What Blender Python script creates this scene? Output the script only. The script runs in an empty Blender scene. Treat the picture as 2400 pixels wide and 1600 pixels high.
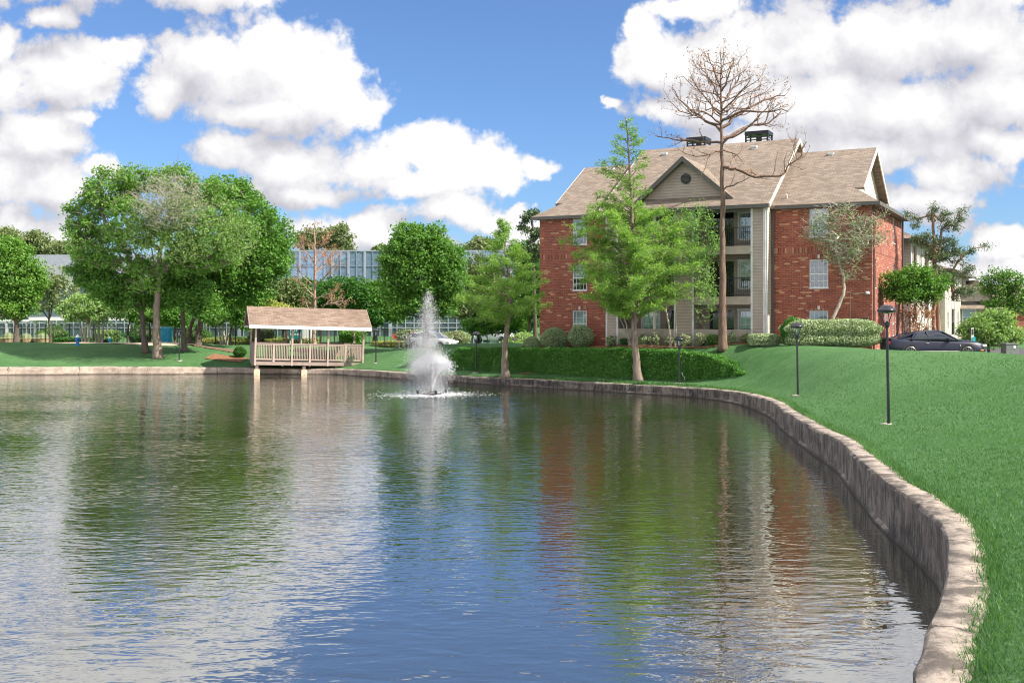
import bpy, math, random
import numpy as np
from mathutils import Vector, Matrix
R = math.radians
scene = bpy.context.scene
COL = scene.collection
# ------------------------------------------------------------------ camera
FPX, CZ, HY = 2450.0, 4.3, 728.0
cam_d = bpy.data.cameras.new('camera'); cam = bpy.data.objects.new('camera', cam_d); COL.objects.link(cam)
cam.location = (0, 0, CZ); cam.rotation_euler = (R(90), 0, 0)
cam_d.sensor_width = 36; cam_d.lens = 36*FPX/2400; cam_d.shift_y = -(800-HY)/2400
cam_d.clip_end = 5000; cam_d.clip_start = 0.1
scene.camera = cam
# ------------------------------------------------------------------ sun, sky
SUNDIR = Vector((0.93, -0.40, 0)).normalized(); SUN_EL = R(45)
sd = bpy.data.lights.new('sun', 'SUN'); sd.energy = 5.0; sd.angle = R(0.53); sd.color = (1.0, 0.93, 0.82)
sun = bpy.data.objects.new('sun', sd); COL.objects.link(sun)
sv = Vector((SUNDIR.x*math.cos(SUN_EL), SUNDIR.y*math.cos(SUN_EL), math.sin(SUN_EL)))
sun.rotation_euler = sv.to_track_quat('Z', 'Y').to_euler(); sun.location = (60, -40, 60)
scene.view_settings.view_transform = 'Standard'; scene.view_settings.look = 'None'
scene.view_settings.exposure = 0.92; scene.view_settings.gamma = 1.0; scene.view_settings.use_curve_mapping = False
scene.cycles.max_bounces = 6; scene.cycles.transparent_max_bounces = 12
scene.cycles.use_denoising = True; scene.cycles.filter_width = 1.1

class NT:
    def __init__(s, tree): s.t = tree; s.n = tree.nodes; s.l = tree.links
    def node(s, typ, ins=None, **kw):
        n = s.n.new(typ)
        for k, v in kw.items(): setattr(n, k, v)
        if ins:
            for k, v in ins.items(): s.set(n.inputs[k], v)
        return n
    def set(s, sock, v):
        if isinstance(v, bpy.types.NodeSocket): s.l.new(v, sock)
        elif isinstance(v, bpy.types.Node): s.l.new(v.outputs[0], sock)
        else:
            if hasattr(sock.default_value, '__len__') and len(sock.default_value) == 4 and len(v) == 3: v = (*v, 1)
            sock.default_value = v
    def math(s, op, a, b=0.0, c=0.0, clamp=False):
        n = s.n.new('ShaderNodeMath'); n.operation = op; n.use_clamp = clamp
        s.set(n.inputs[0], a); s.set(n.inputs[1], b); s.set(n.inputs[2], c)
        return n.outputs[0]
    def vm(s, op, a, b=(0,0,0), c=(0,0,0)):
        n = s.n.new('ShaderNodeVectorMath'); n.operation = op
        s.set(n.inputs[0], a); s.set(n.inputs[1], b)
        if op == 'MULTIPLY_ADD': s.set(n.inputs[2], c)
        return n.outputs['Value'] if op in ('LENGTH', 'DOT_PRODUCT', 'DISTANCE') else n.outputs[0]
    def mix(s, f, a, b, blend='MIX'):
        n = s.n.new('ShaderNodeMix'); n.data_type = 'RGBA'; n.blend_type = blend
        s.set(n.inputs[0], f); s.set(n.inputs[6], a); s.set(n.inputs[7], b)
        return n.outputs[2]
    def ramp(s, f, stops, interp='LINEAR'):
        n = s.n.new('ShaderNodeValToRGB'); s.set(n.inputs[0], f); cr = n.color_ramp; cr.interpolation = interp
        while len(cr.elements) < len(stops): cr.elements.new(0.5)
        for e, (p, c) in zip(cr.elements, stops):
            e.position = p; e.color = (c, c, c, 1) if not hasattr(c, '__len__') else (*c, 1)
        return n.outputs[0]
    def noise(s, vec, scale, detail=4, rough=0.55, dist=0.0, out=0):
        n = s.node('ShaderNodeTexNoise', {'Vector': vec, 'Scale': scale, 'Detail': detail, 'Roughness': rough, 'Distortion': dist})
        return n.outputs[out]
    def smooth(s, x, a, b):
        n = s.n.new('ShaderNodeMapRange'); n.interpolation_type = 'SMOOTHSTEP'
        s.set(n.inputs[0], x); s.set(n.inputs[1], a); s.set(n.inputs[2], b); n.inputs[3].default_value = 0; n.inputs[4].default_value = 1
        return n.outputs[0]

world = bpy.data.worlds.new('World'); scene.world = world; world.use_nodes = True
wt = world.node_tree
for n in list(wt.nodes): wt.nodes.remove(n)
w = NT(wt)
SKY_STR = 0.115
sky = w.node('ShaderNodeTexSky', sky_type='NISHITA', sun_disc=False)
sky.sun_elevation = SUN_EL; sky.sun_rotation = math.atan2(SUNDIR.x, SUNDIR.y); sky.air_density = 1.0; sky.dust_density = 0.35; sky.ozone_density = 3.0
# cumulus clouds: centres and radii given as directions on the sky (tangent units of the view axis)
CL = [ # x, y, rx, ry  (photo pixels; the reflections need some above the frame)
 (590,150,210,125),(745,210,140,135),(650,275,190,55),(470,120,120,100),(820,265,75,60),(400,200,90,75),
 (150,175,150,85),(30,200,90,80),(110,38,58,34),(260,115,90,50),(20,110,50,60),
 (80,330,130,75),(110,410,165,70),(20,420,120,70),(170,270,50,25),(240,385,80,40),
 (570,365,105,60),(680,400,150,70),(510,360,70,45),(700,460,150,35),
 (960,350,120,66),(1060,375,150,90),(1150,400,110,70),(880,400,90,50),(1265,395,50,42),(1000,440,170,40),
 (60,520,110,55),(150,560,110,40),(30,590,100,40),
 (890,535,85,52),(1065,500,85,52),(1160,520,70,35),(960,575,140,35),(740,540,130,50),(1215,505,38,22),(1240,560,90,40),
 (1560,130,120,100),(1700,110,170,95),(1880,110,170,110),(2080,110,190,120),(2260,90,190,130),(1680,230,170,90),
 (1900,250,240,90),(2130,270,240,100),(2330,200,160,120),(1790,330,200,60),(2050,360,240,60),(2260,420,140,60),
 (2330,330,130,70),(2150,480,140,52),(2020,540,150,60),(2240,490,80,45),(2360,580,80,38),(2310,645,120,45),(2170,620,110,40),
 (1640,5,130,34),(1420,238,26,17),(1520,255,80,45),(1505,60,48,60),
 (150,-110,400,120),(480,-60,200,80),(1950,-130,320,110),(2300,-60,260,110),(2050,-260,320,70),(230,-300,420,80),(1180,-420,300,80),
 (-250,300,240,160),(-500,520,260,90),(-300,80,300,120),(2700,350,300,140),(2900,80,300,150),(3300,480,350,110),(-1100,300,420,200),(-900,-200,420,160),(3900,100,500,260)]
g = bpy.data.node_groups.new('cloud_field', 'ShaderNodeTree')
g.interface.new_socket('Vector', in_out='INPUT', socket_type='NodeSocketVector')
g.interface.new_socket('Field', in_out='OUTPUT', socket_type='NodeSocketFloat'); g.interface.new_socket('Soft', in_out='OUTPUT', socket_type='NodeSocketFloat')
G = NT(g); gi = g.nodes.new('NodeGroupInput'); go = g.nodes.new('NodeGroupOutput')
P0 = gi.outputs[0]
wn = G.noise(P0, 9.0, 5, 0.6, 0, 1)
P1 = G.vm('MULTIPLY_ADD', G.vm('SUBTRACT', wn, (.5,.5,.5)), (0.10, 0.06, 0), P0)
cur = None
for (cx, cy, rx, ry) in CL:
    u, v, a, b = (cx-1200)/FPX, (HY-cy)/FPX, rx/FPX*1.02, ry/FPX*1.02
    q = G.vm('MULTIPLY_ADD', P1, (1/a, 1/b, 0), (-u/a, -v/b, 0))
    ln = G.vm('LENGTH', q)
    cur = ln if cur is None else G.math('SMOOTH_MIN', cur, ln, 0.25)
fld = G.math('SUBTRACT', 1.0, cur)
vo = G.node('ShaderNodeTexVoronoi', {'Vector': G.vm('MULTIPLY_ADD', G.vm('SUBTRACT', G.noise(P0, 22, 2, .5, 0, 1), (.5,.5,.5)), (.03,.03,.03), P0), 'Scale': 22.0, 'Detail': 5.0, 'Roughness': 0.55, 'Lacunarity': 2.2}, voronoi_dimensions='2D', feature='F1', normalize=True)
n2 = G.noise(P0, 20, 9, 0.62)
vv = G.math('MULTIPLY', G.math('SUBTRACT', 0.40, vo.outputs[0]), 1.25)
nn = G.math('MULTIPLY', G.math('SUBTRACT', n2, 0.5), 1.5)
G.l.new(G.math('ADD', fld, G.math('ADD', vv, nn)), go.inputs[0]); G.l.new(G.math('ADD', fld, G.math('ADD', G.math('MULTIPLY', vv, .75), G.math('MULTIPLY', nn, .25))), go.inputs[1])
tc = w.node('ShaderNodeTexCoord'); sx = w.node('ShaderNodeSeparateXYZ', {0: tc.outputs['Generated']})
yy = w.math('MAXIMUM', sx.outputs[1], 0.22)
cv = w.node('ShaderNodeCombineXYZ', {0: w.math('DIVIDE', sx.outputs[0], yy), 1: w.math('DIVIDE', sx.outputs[2], yy), 2: 0.0})
def field(off):
    n = w.n.new('ShaderNodeGroup'); n.node_tree = g
    w.l.new(w.vm('ADD', cv.outputs[0], off), n.inputs[0]); return n.outputs
D0 = field((0, 0, 0)); d0, s0 = D0[0], D0[1]; d1 = field((0.006, 0.014, 0))[0]; d2 = field((0.012, 0.034, 0))[1]; d3 = field((0.012, 0.085, 0))[1]
alpha = w.smooth(d0, 0.0, 0.42)
# unseen cloud added overhead and behind the camera to lift the shade
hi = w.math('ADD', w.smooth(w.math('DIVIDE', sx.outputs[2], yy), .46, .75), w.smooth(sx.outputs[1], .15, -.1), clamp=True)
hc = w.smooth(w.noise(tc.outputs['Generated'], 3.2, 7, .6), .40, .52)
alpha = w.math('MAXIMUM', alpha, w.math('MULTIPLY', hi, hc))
lit = w.math('ADD', w.math('MULTIPLY', w.math('SUBTRACT', d0, d1), 0.14), w.math('ADD', w.math('MULTIPLY', w.math('SUBTRACT', s0, d2), 0.46), w.math('MULTIPLY', w.math('SUBTRACT', w.math('MAXIMUM', s0, -.2), w.math('MAXIMUM', d3, -.6)), 0.34)))
thick = w.smooth(d0, 0.35, 1.3)
lit = w.math('SUBTRACT', w.math('ADD', lit, 0.70), w.math('MULTIPLY', thick, 0.10))
ccol = w.ramp(lit, [(0.0, (2.45, 2.45, 2.8)), (0.32, (2.85, 2.83, 3.1)), (0.62, (3.75, 3.72, 3.9)), (0.92, (4.75, 4.68, 4.68))])
el = w.math('ABSOLUTE', sx.outputs[2])
skyc = w.mix(w.smooth(el, 0.45, 0.0), w.mix(1.0, sky.outputs[0], (0.50, 0.58, 0.72), 'MULTIPLY'), w.mix(1.0, sky.outputs[0], (0.40, 0.53, 0.73), 'MULTIPLY'))
ccol = w.mix(hi, ccol, (6.8, 6.7, 6.7))  # added cloud set brighter than the visible clouds, as fill light
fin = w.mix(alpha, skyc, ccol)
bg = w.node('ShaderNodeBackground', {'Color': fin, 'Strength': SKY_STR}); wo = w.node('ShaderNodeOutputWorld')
w.l.new(bg.outputs[0], wo.inputs[0])
world.cycles.sampling_method = 'MANUAL'; world.cycles.sample_map_resolution = 512

# ------------------------------------------------------------------ materials
MATS = {}
def newmat(name):
    m = bpy.data.materials.new(name); m.use_nodes = True; t = NT(m.node_tree)
    for n in list(t.n): t.n.remove(n)
    o = t.node('ShaderNodeOutputMaterial'); p = t.node('ShaderNodeBsdfPrincipled'); t.l.new(p.outputs[0], o.inputs[0])
    MATS[name] = m
    return m, t, p, o
def simple(name, col, rough=0.6, metal=0.0, var=0.12, scale=3.0, bump=0.0, spec=0.5):
    m, t, p, o = newmat(name); tc = t.node('ShaderNodeTexCoord')
    n = t.noise(tc.outputs['Object'], scale, 5, 0.6)
    c = t.mix(t.smooth(n, .25, .75), tuple(x*(1-var) for x in col), tuple(min(1, x*(1+var)) for x in col))
    t.set(p.inputs['Base Color'], c); t.set(p.inputs['Roughness'], rough); t.set(p.inputs['Metallic'], metal)
    p.inputs['Specular IOR Level'].default_value = spec
    if bump:
        b = t.node('ShaderNodeBump', {'Height': t.noise(tc.outputs['Object'], scale*6, 4), 'Strength': bump, 'Distance': 0.02}); t.l.new(b.outputs[0], p.inputs['Normal'])
    return m
def leafmat(name, a, b, trans=0.35, clumpscale=0.9, rough=0.55):
    m, t, p, o = newmat(name); ge = t.node('ShaderNodeNewGeometry'); tc = t.node('ShaderNodeTexCoord')
    c = t.mix(ge.outputs['Random Per Island'], a, b)
    c = t.mix(t.smooth(t.noise(tc.outputs['Object'], clumpscale, 3), .35, .7), c, t.mix(1.0, c, (.72, .78, .7), 'MULTIPLY'))
    t.set(p.inputs['Base Color'], c); p.inputs['Roughness'].default_value = rough; p.inputs['Specular IOR Level'].default_value = 0.35
    tr = t.node('ShaderNodeBsdfTranslucent', {'Color': t.mix(1.0, c, (1.25, 1.3, .6), 'MULTIPLY')})
    mx = t.node('ShaderNodeMixShader', {0: trans}); t.l.new(p.outputs[0], mx.inputs[1]); t.l.new(tr.outputs[0], mx.inputs[2]); t.l.new(mx.outputs[0], o.inputs[0])
    return m
def barkmat(name, a, b, sc=1.0):
    m, t, p, o = newmat(name); tc = t.node('ShaderNodeTexCoord')
    v = t.vm('MULTIPLY', tc.outputs['Object'], (9*sc, 9*sc, 2.2*sc)); n = t.noise(v, 1.0, 6, .65)
    t.set(p.inputs['Base Color'], t.ramp(n, [(.3, a), (.7, b)])); p.inputs['Roughness'].default_value = .9
    bm_ = t.node('ShaderNodeBump', {'Height': n, 'Strength': .8, 'Distance': .04}); t.l.new(bm_.outputs[0], p.inputs['Normal'])
    return m
def uvn(t): return t.node('ShaderNodeUVMap').outputs[0]

# bricks
def brickmat(name, reds, accent, mortar, frac, bw=.29, bh=.098):
    m, t, p, o = newmat(name); uv = uvn(t)
    b = t.node('ShaderNodeTexBrick', {'Vector': uv, 'Color1': (0,0,0), 'Color2': (1,1,1), 'Mortar': (0.5,.5,.5), 'Scale': 1.0, 'Mortar Size': .011, 'Mortar Smooth': .1, 'Bias': 0.0, 'Brick Width': bw, 'Row Height': bh})
    c = t.ramp(b.outputs[0], [(0, reds[0]), (.35, reds[1]), (.7, reds[2]), (1-frac-.01, reds[1]), (1-frac, accent), (1, tuple(x*1.15 for x in accent))])
    c = t.mix(t.math('MULTIPLY', t.smooth(t.noise(uv, .9, 4), .35, .75), .35), c, tuple(x*.55 for x in reds[0]))
    c = t.mix(b.outputs[1], c, mortar)
    t.set(p.inputs['Base Color'], c); p.inputs['Roughness'].default_value = .85
    bp = t.node('ShaderNodeBump', {'Height': t.math('SUBTRACT', 1.0, b.outputs[1]), 'Strength': .6, 'Distance': .01}); t.l.new(bp.outputs[0], p.inputs['Normal'])
brickmat('brick', [(.23,.042,.026), (.33,.066,.038), (.40,.105,.056)], (.56,.28,.15), (.30,.20,.16), .085)
brickmat('soldier_brick', [(.20,.032,.022), (.28,.05,.03), (.38,.12,.07)], (.48,.24,.14), (.30,.20,.16), .16, .1, .42)
# lap siding
def siding(name, col, lap=.17):
    m, t, p, o = newmat(name); uv = uvn(t); s = t.node('ShaderNodeSeparateXYZ', {0: uv})
    f = t.math('FRACT', t.math('DIVIDE', s.outputs[1], lap))
    line = t.smooth(f, .14, .03)
    c = t.mix(t.smooth(t.noise(uv, 1.3, 4), .3, .7), tuple(x*.9 for x in col), tuple(x*1.06 for x in col))
    c = t.mix(t.math('MULTIPLY', line, .72), c, tuple(x*.25 for x in col))
    t.set(p.inputs['Base Color'], c); p.inputs['Roughness'].default_value = .6
    bp = t.node('ShaderNodeBump', {'Height': f, 'Strength': .7, 'Distance': .025}); bp.invert = True; t.l.new(bp.outputs[0], p.inputs['Normal'])
siding('siding_taupe', (.43, .345, .29)); siding('siding_cream', (.60, .54, .45))
# shingles
def shingle(name, a, b, c3, sx_=.33, sy_=.16):
    m, t, p, o = newmat(name); uv = uvn(t)
    br = t.node('ShaderNodeTexBrick', {'Vector': uv, 'Color1': (0,0,0), 'Color2': (1,1,1), 'Mortar': (.2,.2,.2), 'Scale': 1.0, 'Mortar Size': .014, 'Mortar Smooth': .4, 'Brick Width': sx_, 'Row Height': sy_})
    c = t.ramp(br.outputs[0], [(0, a), (.5, b), (1, c3)])
    c = t.mix(t.math('MULTIPLY', t.smooth(t.noise(uv, .5, 5, .6), .35, .7), .4), c, tuple(x*.72 for x in b))
    c = t.mix(t.math('MULTIPLY', br.outputs[1], .5), c, tuple(x*.4 for x in a))
    c = t.mix(.25, c, t.mix(t.noise(uv, 40, 2), tuple(x*.6 for x in b), tuple(x*1.3 for x in b)))
    t.set(p.inputs['Base Color'], c); p.inputs['Roughness'].default_value = .95; p.inputs['Specular IOR Level'].default_value = .2
    bp = t.node('ShaderNodeBump', {'Height': t.math('SUBTRACT', 1.0, br.outputs[1]), 'Strength': .5, 'Distance': .015}); t.l.new(bp.outputs[0], p.inputs['Normal'])
shingle('shingle', (.160,.127,.103), (.238,.19,.155), (.31,.255,.21)); shingle('shingle_pink', (.14,.10,.078), (.22,.16,.125), (.30,.225,.18), .4, .17)
simple('trim_white', (.66,.65,.63), .5); simple('trim_dark', (.115,.105,.095), .6); simple('trim_taupe', (.42,.35,.29), .6)
simple('trim_cream', (.62,.57,.49), .5); simple('vinyl', (.78,.79,.80), .35)
simple('black_metal', (.018,.018,.022), .4, .2, spec=.5); simple('lamp_black', (.02,.02,.028), .28, .0, spec=.6)
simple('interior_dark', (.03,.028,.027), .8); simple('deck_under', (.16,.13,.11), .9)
simple('wood_taupe', (.26,.20,.17), .75, var=.18, scale=2.5, bump=.2); simple('wood_light', (.36,.28,.235), .75, var=.12, scale=3)
simple('wood_dark', (.14,.085,.06), .8); simple('concrete_pile', (.48,.38,.27), .9, var=.3)
simple('white_plastic', (.8,.8,.8), .4); simple('light_metal', (.36,.39,.44), .4, .3)
simple('blue_paint', (.01,.16,.52), .4); simple('cyan_paint', (.01,.33,.55), .5, var=.3, scale=5); simple('teal_paint', (.01,.38,.42), .35)
simple('sign_teal', (.005,.16,.17), .5); simple('sign_green', (.02,.42,.30), .5); simple('red_paint', (.5,.05,.04), .5)
simple('utility_green', (.16,.19,.165), .6); simple('stucco', (.36,.30,.265), .8); simple('terracotta', (.55,.25,.12), .8)
simple('tyre', (.015,.015,.016), .8); simple('rim', (.24,.25,.24), .35, .7); simple('chrome', (.7,.68,.66), .2, .9)
simple('car_glass', (.012,.018,.026), .04, .0, spec=.9); simple('car_plastic', (.03,.03,.032), .6)
simple('headlight', (.65,.66,.66), .1, spec=.8); simple('tail_red', (.45,.02,.015), .25); simple('amber', (.8,.3,.03), .3)
simple('stripe_silver', (.62,.52,.47), .3, .3); simple('office_wall', (.30,.32,.37), .6); simple('pipe_white', (.7,.72,.62), .5)
simple('pot_stone', (.50,.36,.22), .9); simple('office_dark', (.04,.05,.06), .5)
def paint(name, col, coat=1.0, rough=.35):
    m = simple(name, col, rough, .0, .03, spec=.4); p = [n for n in m.node_tree.nodes if n.type == 'BSDF_PRINCIPLED'][0]; p.inputs['Coat Weight'].default_value = coat; p.inputs['Coat Roughness'].default_value = .04
paint('paint_black', (.008,.011,.030), .3); paint('paint_white', (.80,.80,.82)); paint('paint_silver', (.46,.47,.50)); paint('paint_navy', (.03,.06,.14))
# window glass: clear sheet with reflections, blinds stand behind
m, t, p, o = newmat('glass'); gl = t.node('ShaderNodeBsdfGlossy', {'Roughness': .02, 'Color': (.9,.95,1)}); tr = t.node('ShaderNodeBsdfTransparent', {'Color': (.86,.9,.92)})
fr = t.node('ShaderNodeFresnel', {'IOR': 1.6}); mx = t.node('ShaderNodeMixShader', {0: t.math('ADD', fr.outputs[0], .07)}); t.l.new(tr.outputs[0], mx.inputs[1]); t.l.new(gl.outputs[0], mx.inputs[2]); t.l.new(mx.outputs[0], o.inputs[0])
m, t, p, o = newmat('blind'); uv = uvn(t); s = t.node('ShaderNodeSeparateXYZ', {0: uv}); f = t.math('FRACT', t.math('DIVIDE', s.outputs[1], .055))
t.set(p.inputs['Base Color'], t.mix(t.smooth(f, .3, 0), (.70,.73,.74), (.42,.45,.47))); p.inputs['Roughness'].default_value = .6
# office mirror glass
m, t, p, o = newmat('office_glass'); p.inputs['Metallic'].default_value = .5; p.inputs['Roughness'].default_value = .08
t.set(p.inputs['Base Color'], t.mix(t.noise(uvn(t), .35, 3), (.20,.30,.44), (.30,.40,.54)))
b = t.node('ShaderNodeBump', {'Height': t.noise(uvn(t), .6, 2), 'Strength': .12, 'Distance': .3}); t.l.new(b.outputs[0], p.inputs['Normal'])
m, t, p, o = newmat('office_glass_low'); p.inputs['Metallic'].default_value = .3; p.inputs['Roughness'].default_value = .08
t.set(p.inputs['Base Color'], t.mix(t.noise(uvn(t), .5, 3), (.04,.075,.075), (.17,.23,.25)))
# leaves
leafmat('leaf_bright', (.105,.25,.032), (.21,.38,.075)); leafmat('leaf_mid', (.072,.20,.030), (.18,.35,.062)); leafmat('leaf_dark', (0.036,0.124,0.023), (0.098,0.247,0.046))
leafmat('leaf_sparse', (.13,.23,.06), (.26,.36,.13), .35); leafmat('leaf_silver', (.16,.23,.12), (.28,.36,.20), .3); leafmat('leaf_grey', (0.195,0.260,0.130), (0.351,0.403,0.221), .3); leafmat('leaf_cypress', (.16,.34,.045), (.33,.52,.12), .5); leafmat('leaf_pine', (0.078,0.130,0.065), (0.182,0.247,0.130), .15)
leafmat('leaf_pale', (0.195,0.338,0.104), (0.351,0.494,0.182), .35); leafmat('leaf_hedge', (0.047,0.162,0.024), (0.135,0.324,0.054), .25, 1.5); leafmat('leaf_variegated', (0.184,0.276,0.127), (0.575,0.644,0.414), .2, 2.0)
leafmat('leaf_rust', (0.340,0.150,0.080), (0.500,0.270,0.160), .2); leafmat('leaf_olive', (0.117,0.169,0.065), (0.234,0.286,0.117), .25); leafmat('leaf_yellow', (0.312,0.364,0.078), (0.520,0.494,0.169), .3)
leafmat('leaf_willow', (0.144,0.304,0.080), (0.304,0.496,0.144), .35)
leafmat('twig_grey', (.33,.29,.24), (.46,.42,.36), .05)
barkmat('bark', (.10,.075,.055), (.27,.215,.17)); barkmat('bark_dark', (.045,.035,.03), (.15,.12,.095)); barkmat('bark_pine', (.12,.06,.04), (.40,.25,.17)); barkmat('bark_pale', (.26,.22,.17), (.50,.44,.36)); barkmat('bark_dead', (.075,.045,.033), (.25,.16,.12)); barkmat('bark_dead_pale', (.24,.14,.11), (.48,.33,.27))
# ground cover
m, t, p, o = newmat('grass_ground'); tc = t.node('ShaderNodeTexCoord'); ob = tc.outputs['Object']
c = t.mix(t.smooth(t.noise(ob, .35, 5, .6), .3, .7), (.050,.132,.040), (.084,.182,.066))
c = t.mix(t.math('MULTIPLY', t.smooth(t.noise(t.vm('MULTIPLY', ob, (1, 2.2, 1)), 2.2, 5, .7), .38, .72), .55), c, (.125,.23,.10))
c = t.mix(t.math('MULTIPLY', t.smooth(t.noise(ob, 14, 6, .8), .45, .66), .7), c, (.022,.07,.018))
t.set(p.inputs['Base Color'], c); p.inputs['Roughness'].default_value = .9; p.inputs['Specular IOR Level'].default_value = .15
b = t.node('ShaderNodeBump', {'Height': t.noise(ob, 22, 5, .75), 'Strength': 1.0, 'Distance': .05}); t.l.new(b.outputs[0], p.inputs['Normal'])
leafmat('grass_blade', (.066,.175,.050), (.13,.26,.10), .42, .35)
simple('asphalt', (.06,.06,.062), .9, var=.2, scale=8); simple('path_concrete', (.52,.40,.29), .9, var=.2, scale=1.2); simple('mulch', (.22,.105,.05), .95, var=.6, scale=9, bump=1)
simple('soil', (.16,.10,.06), .95, var=.4, scale=5, bump=.6); simple('pad_concrete', (.42,.38,.33), .9, var=.2)
# pond wall concrete: UV = (distance along the wall, height) for the face, stained where water runs
m, t, p, o = newmat('wall_concrete'); tc = t.node('ShaderNodeTexCoord'); ob = tc.outputs['Object']; ge = t.node('ShaderNodeNewGeometry'); uv = uvn(t)
up = t.smooth(t.node('ShaderNodeSeparateXYZ', {0: ge.outputs['True Normal']}).outputs[2], .4, .8)
us = t.node('ShaderNodeSeparateXYZ', {0: uv})
pos = t.node('ShaderNodeSeparateXYZ', {0: ge.outputs['Position']})
base = t.mix(t.smooth(t.noise(ob, 1.6, 6, .65), .3, .7), (.27,.21,.165), (.47,.385,.31))
streak = t.math('ADD', t.math('MULTIPLY', t.noise(t.vm('MULTIPLY', uv, (8, 1.1, 1)), 1.0, 7, .8, 1.2), .6), t.math('MULTIPLY', t.noise(ob, 1.7, 5, .65), .4))
old = t.smooth(pos.outputs[0], -24.0, 2.0)                       # the right-hand wall is the old, stained one
face = t.mix(t.math('MULTIPLY', t.smooth(streak, .57, .43), t.math('ADD', t.math('MULTIPLY', old, .74), .18)), t.mix(old, base, t.mix(1.0, base, (.42,.42,.45), 'MULTIPLY')), (.015,.014,.015))
wet = t.smooth(t.math('ADD', pos.outputs[2], t.math('MULTIPLY', t.noise(ob, 3, 3), .12)), .19, .08)
face = t.mix(t.math('MULTIPLY', wet, .8), face, (.035,.028,.022))
topc = t.mix(t.smooth(t.noise(ob, 1.9, 7, .7, .3), .42, .62), (.36,.30,.25), (.10,.082,.07))
topc = t.mix(t.math('MULTIPLY', t.smooth(t.noise(ob, 11, 5, .7), .52, .72), .6), topc, (.12,.10,.085))
jn = t.math('ABSOLUTE', t.math('SUBTRACT', t.math('FRACT', t.math('DIVIDE', t.math('ADD', us.outputs[0], t.math('MULTIPLY', t.noise(ob, 2.5, 4), .5)), 4.6)), .5))
joint = t.smooth(jn, .0055, .002)
c = t.mix(up, face, topc); c = t.mix(t.math('MULTIPLY', joint, .7), c, (.03,.025,.02))
t.set(p.inputs['Base Color'], c); p.inputs['Roughness'].default_value = .92
b = t.node('ShaderNodeBump', {'Height': t.math('ADD', t.noise(ob, 9, 7, .7), t.math('MULTIPLY', joint, -.6)), 'Strength': .9, 'Distance': .035}); t.l.new(b.outputs[0], p.inputs['Normal'])
# water
FOUNT = ((1012-1200)/FPX*53.7, 53.7)
m, t, p, o = newmat('water'); ge = t.node('ShaderNodeNewGeometry'); P = ge.outputs['Position']; ps = t.node('ShaderNodeSeparateXYZ', {0: P})
p.inputs['Roughness'].default_value = .015; p.inputs['IOR'].default_value = 2.3
t.set(p.inputs['Base Color'], t.mix(t.noise(P, .2, 3), (.020,.023,.008), (.032,.031,.012)))
a = t.noise(t.vm('MULTIPLY', P, (1.0, 1.9, 1)), 1.1, 3, .5, .5)
b1 = t.noise(t.vm('MULTIPLY', P, (1.0, 2.4, 1)), 2.6, 2, .45, .3)
c1 = t.noise(t.vm('MULTIPLY', P, (1.0, 1.5, 1)), 9.0, 2, .5)
calm = t.smooth(t.math('ADD', ps.outputs[1], t.math('MULTIPLY', t.noise(P, .12, 2), 10.0)), 15.0, 27.0)
rightcalm = t.smooth(t.math('ADD', ps.outputs[0], t.math('MULTIPLY', ps.outputs[1], -.17)), 4.2, .5)
rough = t.math('MULTIPLY', t.math('MULTIPLY', calm, t.math('ADD', t.math('MULTIPLY', t.smooth(t.noise(t.vm('MULTIPLY', P, (.5,1.3,1)), .16, 3), .38, .62), .75), .5)), t.math('ADD', t.math('MULTIPLY', rightcalm, .62), .38))
fd = t.vm('LENGTH', t.vm('SUBTRACT', t.vm('MULTIPLY', P, (1,1,0)), (FOUNT[0], FOUNT[1], 0)))
ring = t.math('MULTIPLY', t.math('SINE', t.math('MULTIPLY', fd, 11.0)), t.smooth(fd, 22.0, 2.0))
h = t.math('ADD', t.math('MULTIPLY', a, .014), t.math('ADD', t.math('MULTIPLY', b1, t.math('ADD', t.math('MULTIPLY', rough, .0125), .0030)), t.math('MULTIPLY', c1, t.math('MULTIPLY', rough, .0008))))
h = t.math('ADD', h, t.math('MULTIPLY', ring, .0004))
b = t.node('ShaderNodeBump', {'Height': h, 'Strength': 1.0, 'Distance': 1.0}); t.l.new(b.outputs[0], p.inputs['Normal'])
p.inputs['Specular IOR Level'].default_value = 0.0
fr = t.node('ShaderNodeFresnel', {'IOR': 1.6}); t.l.new(b.outputs[0], fr.inputs['Normal'])
gl = t.node('ShaderNodeBsdfGlossy', {'Roughness': .008, 'Color': (.97,.98,1)}); t.l.new(b.outputs[0], gl.inputs['Normal'])
mx = t.node('ShaderNodeMixShader', {0: t.math('ADD', t.math('MULTIPLY', fr.outputs[0], .60), .40)}); t.l.new(p.outputs[0], mx.inputs[1]); t.l.new(gl.outputs[0], mx.inputs[2]); t.l.new(mx.outputs[0], o.inputs[0])
m, t, p, o = newmat('spray'); p.inputs['Base Color'].default_value = (.92,.93,.96,1); p.inputs['Roughness'].default_value = .3
tr = t.node('ShaderNodeBsdfTranslucent', {'Color': (.92,.94,1)}); mx = t.node('ShaderNodeMixShader', {0: .45}); t.l.new(p.outputs[0], mx.inputs[1]); t.l.new(tr.outputs[0], mx.inputs[2]); t.l.new(mx.outputs[0], o.inputs[0])
m, t, p, o = newmat('foam'); p.inputs['Base Color'].default_value = (.8,.82,.86,1); p.inputs['Roughness'].default_value = .6
m, t, p, o = newmat('mist')
pv = t.node('ShaderNodeVolumePrincipled', {'Color': (.96,.97,1,1), 'Density': 1.0, 'Anisotropy': .3}); tc = t.node('ShaderNodeTexCoord')
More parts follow.
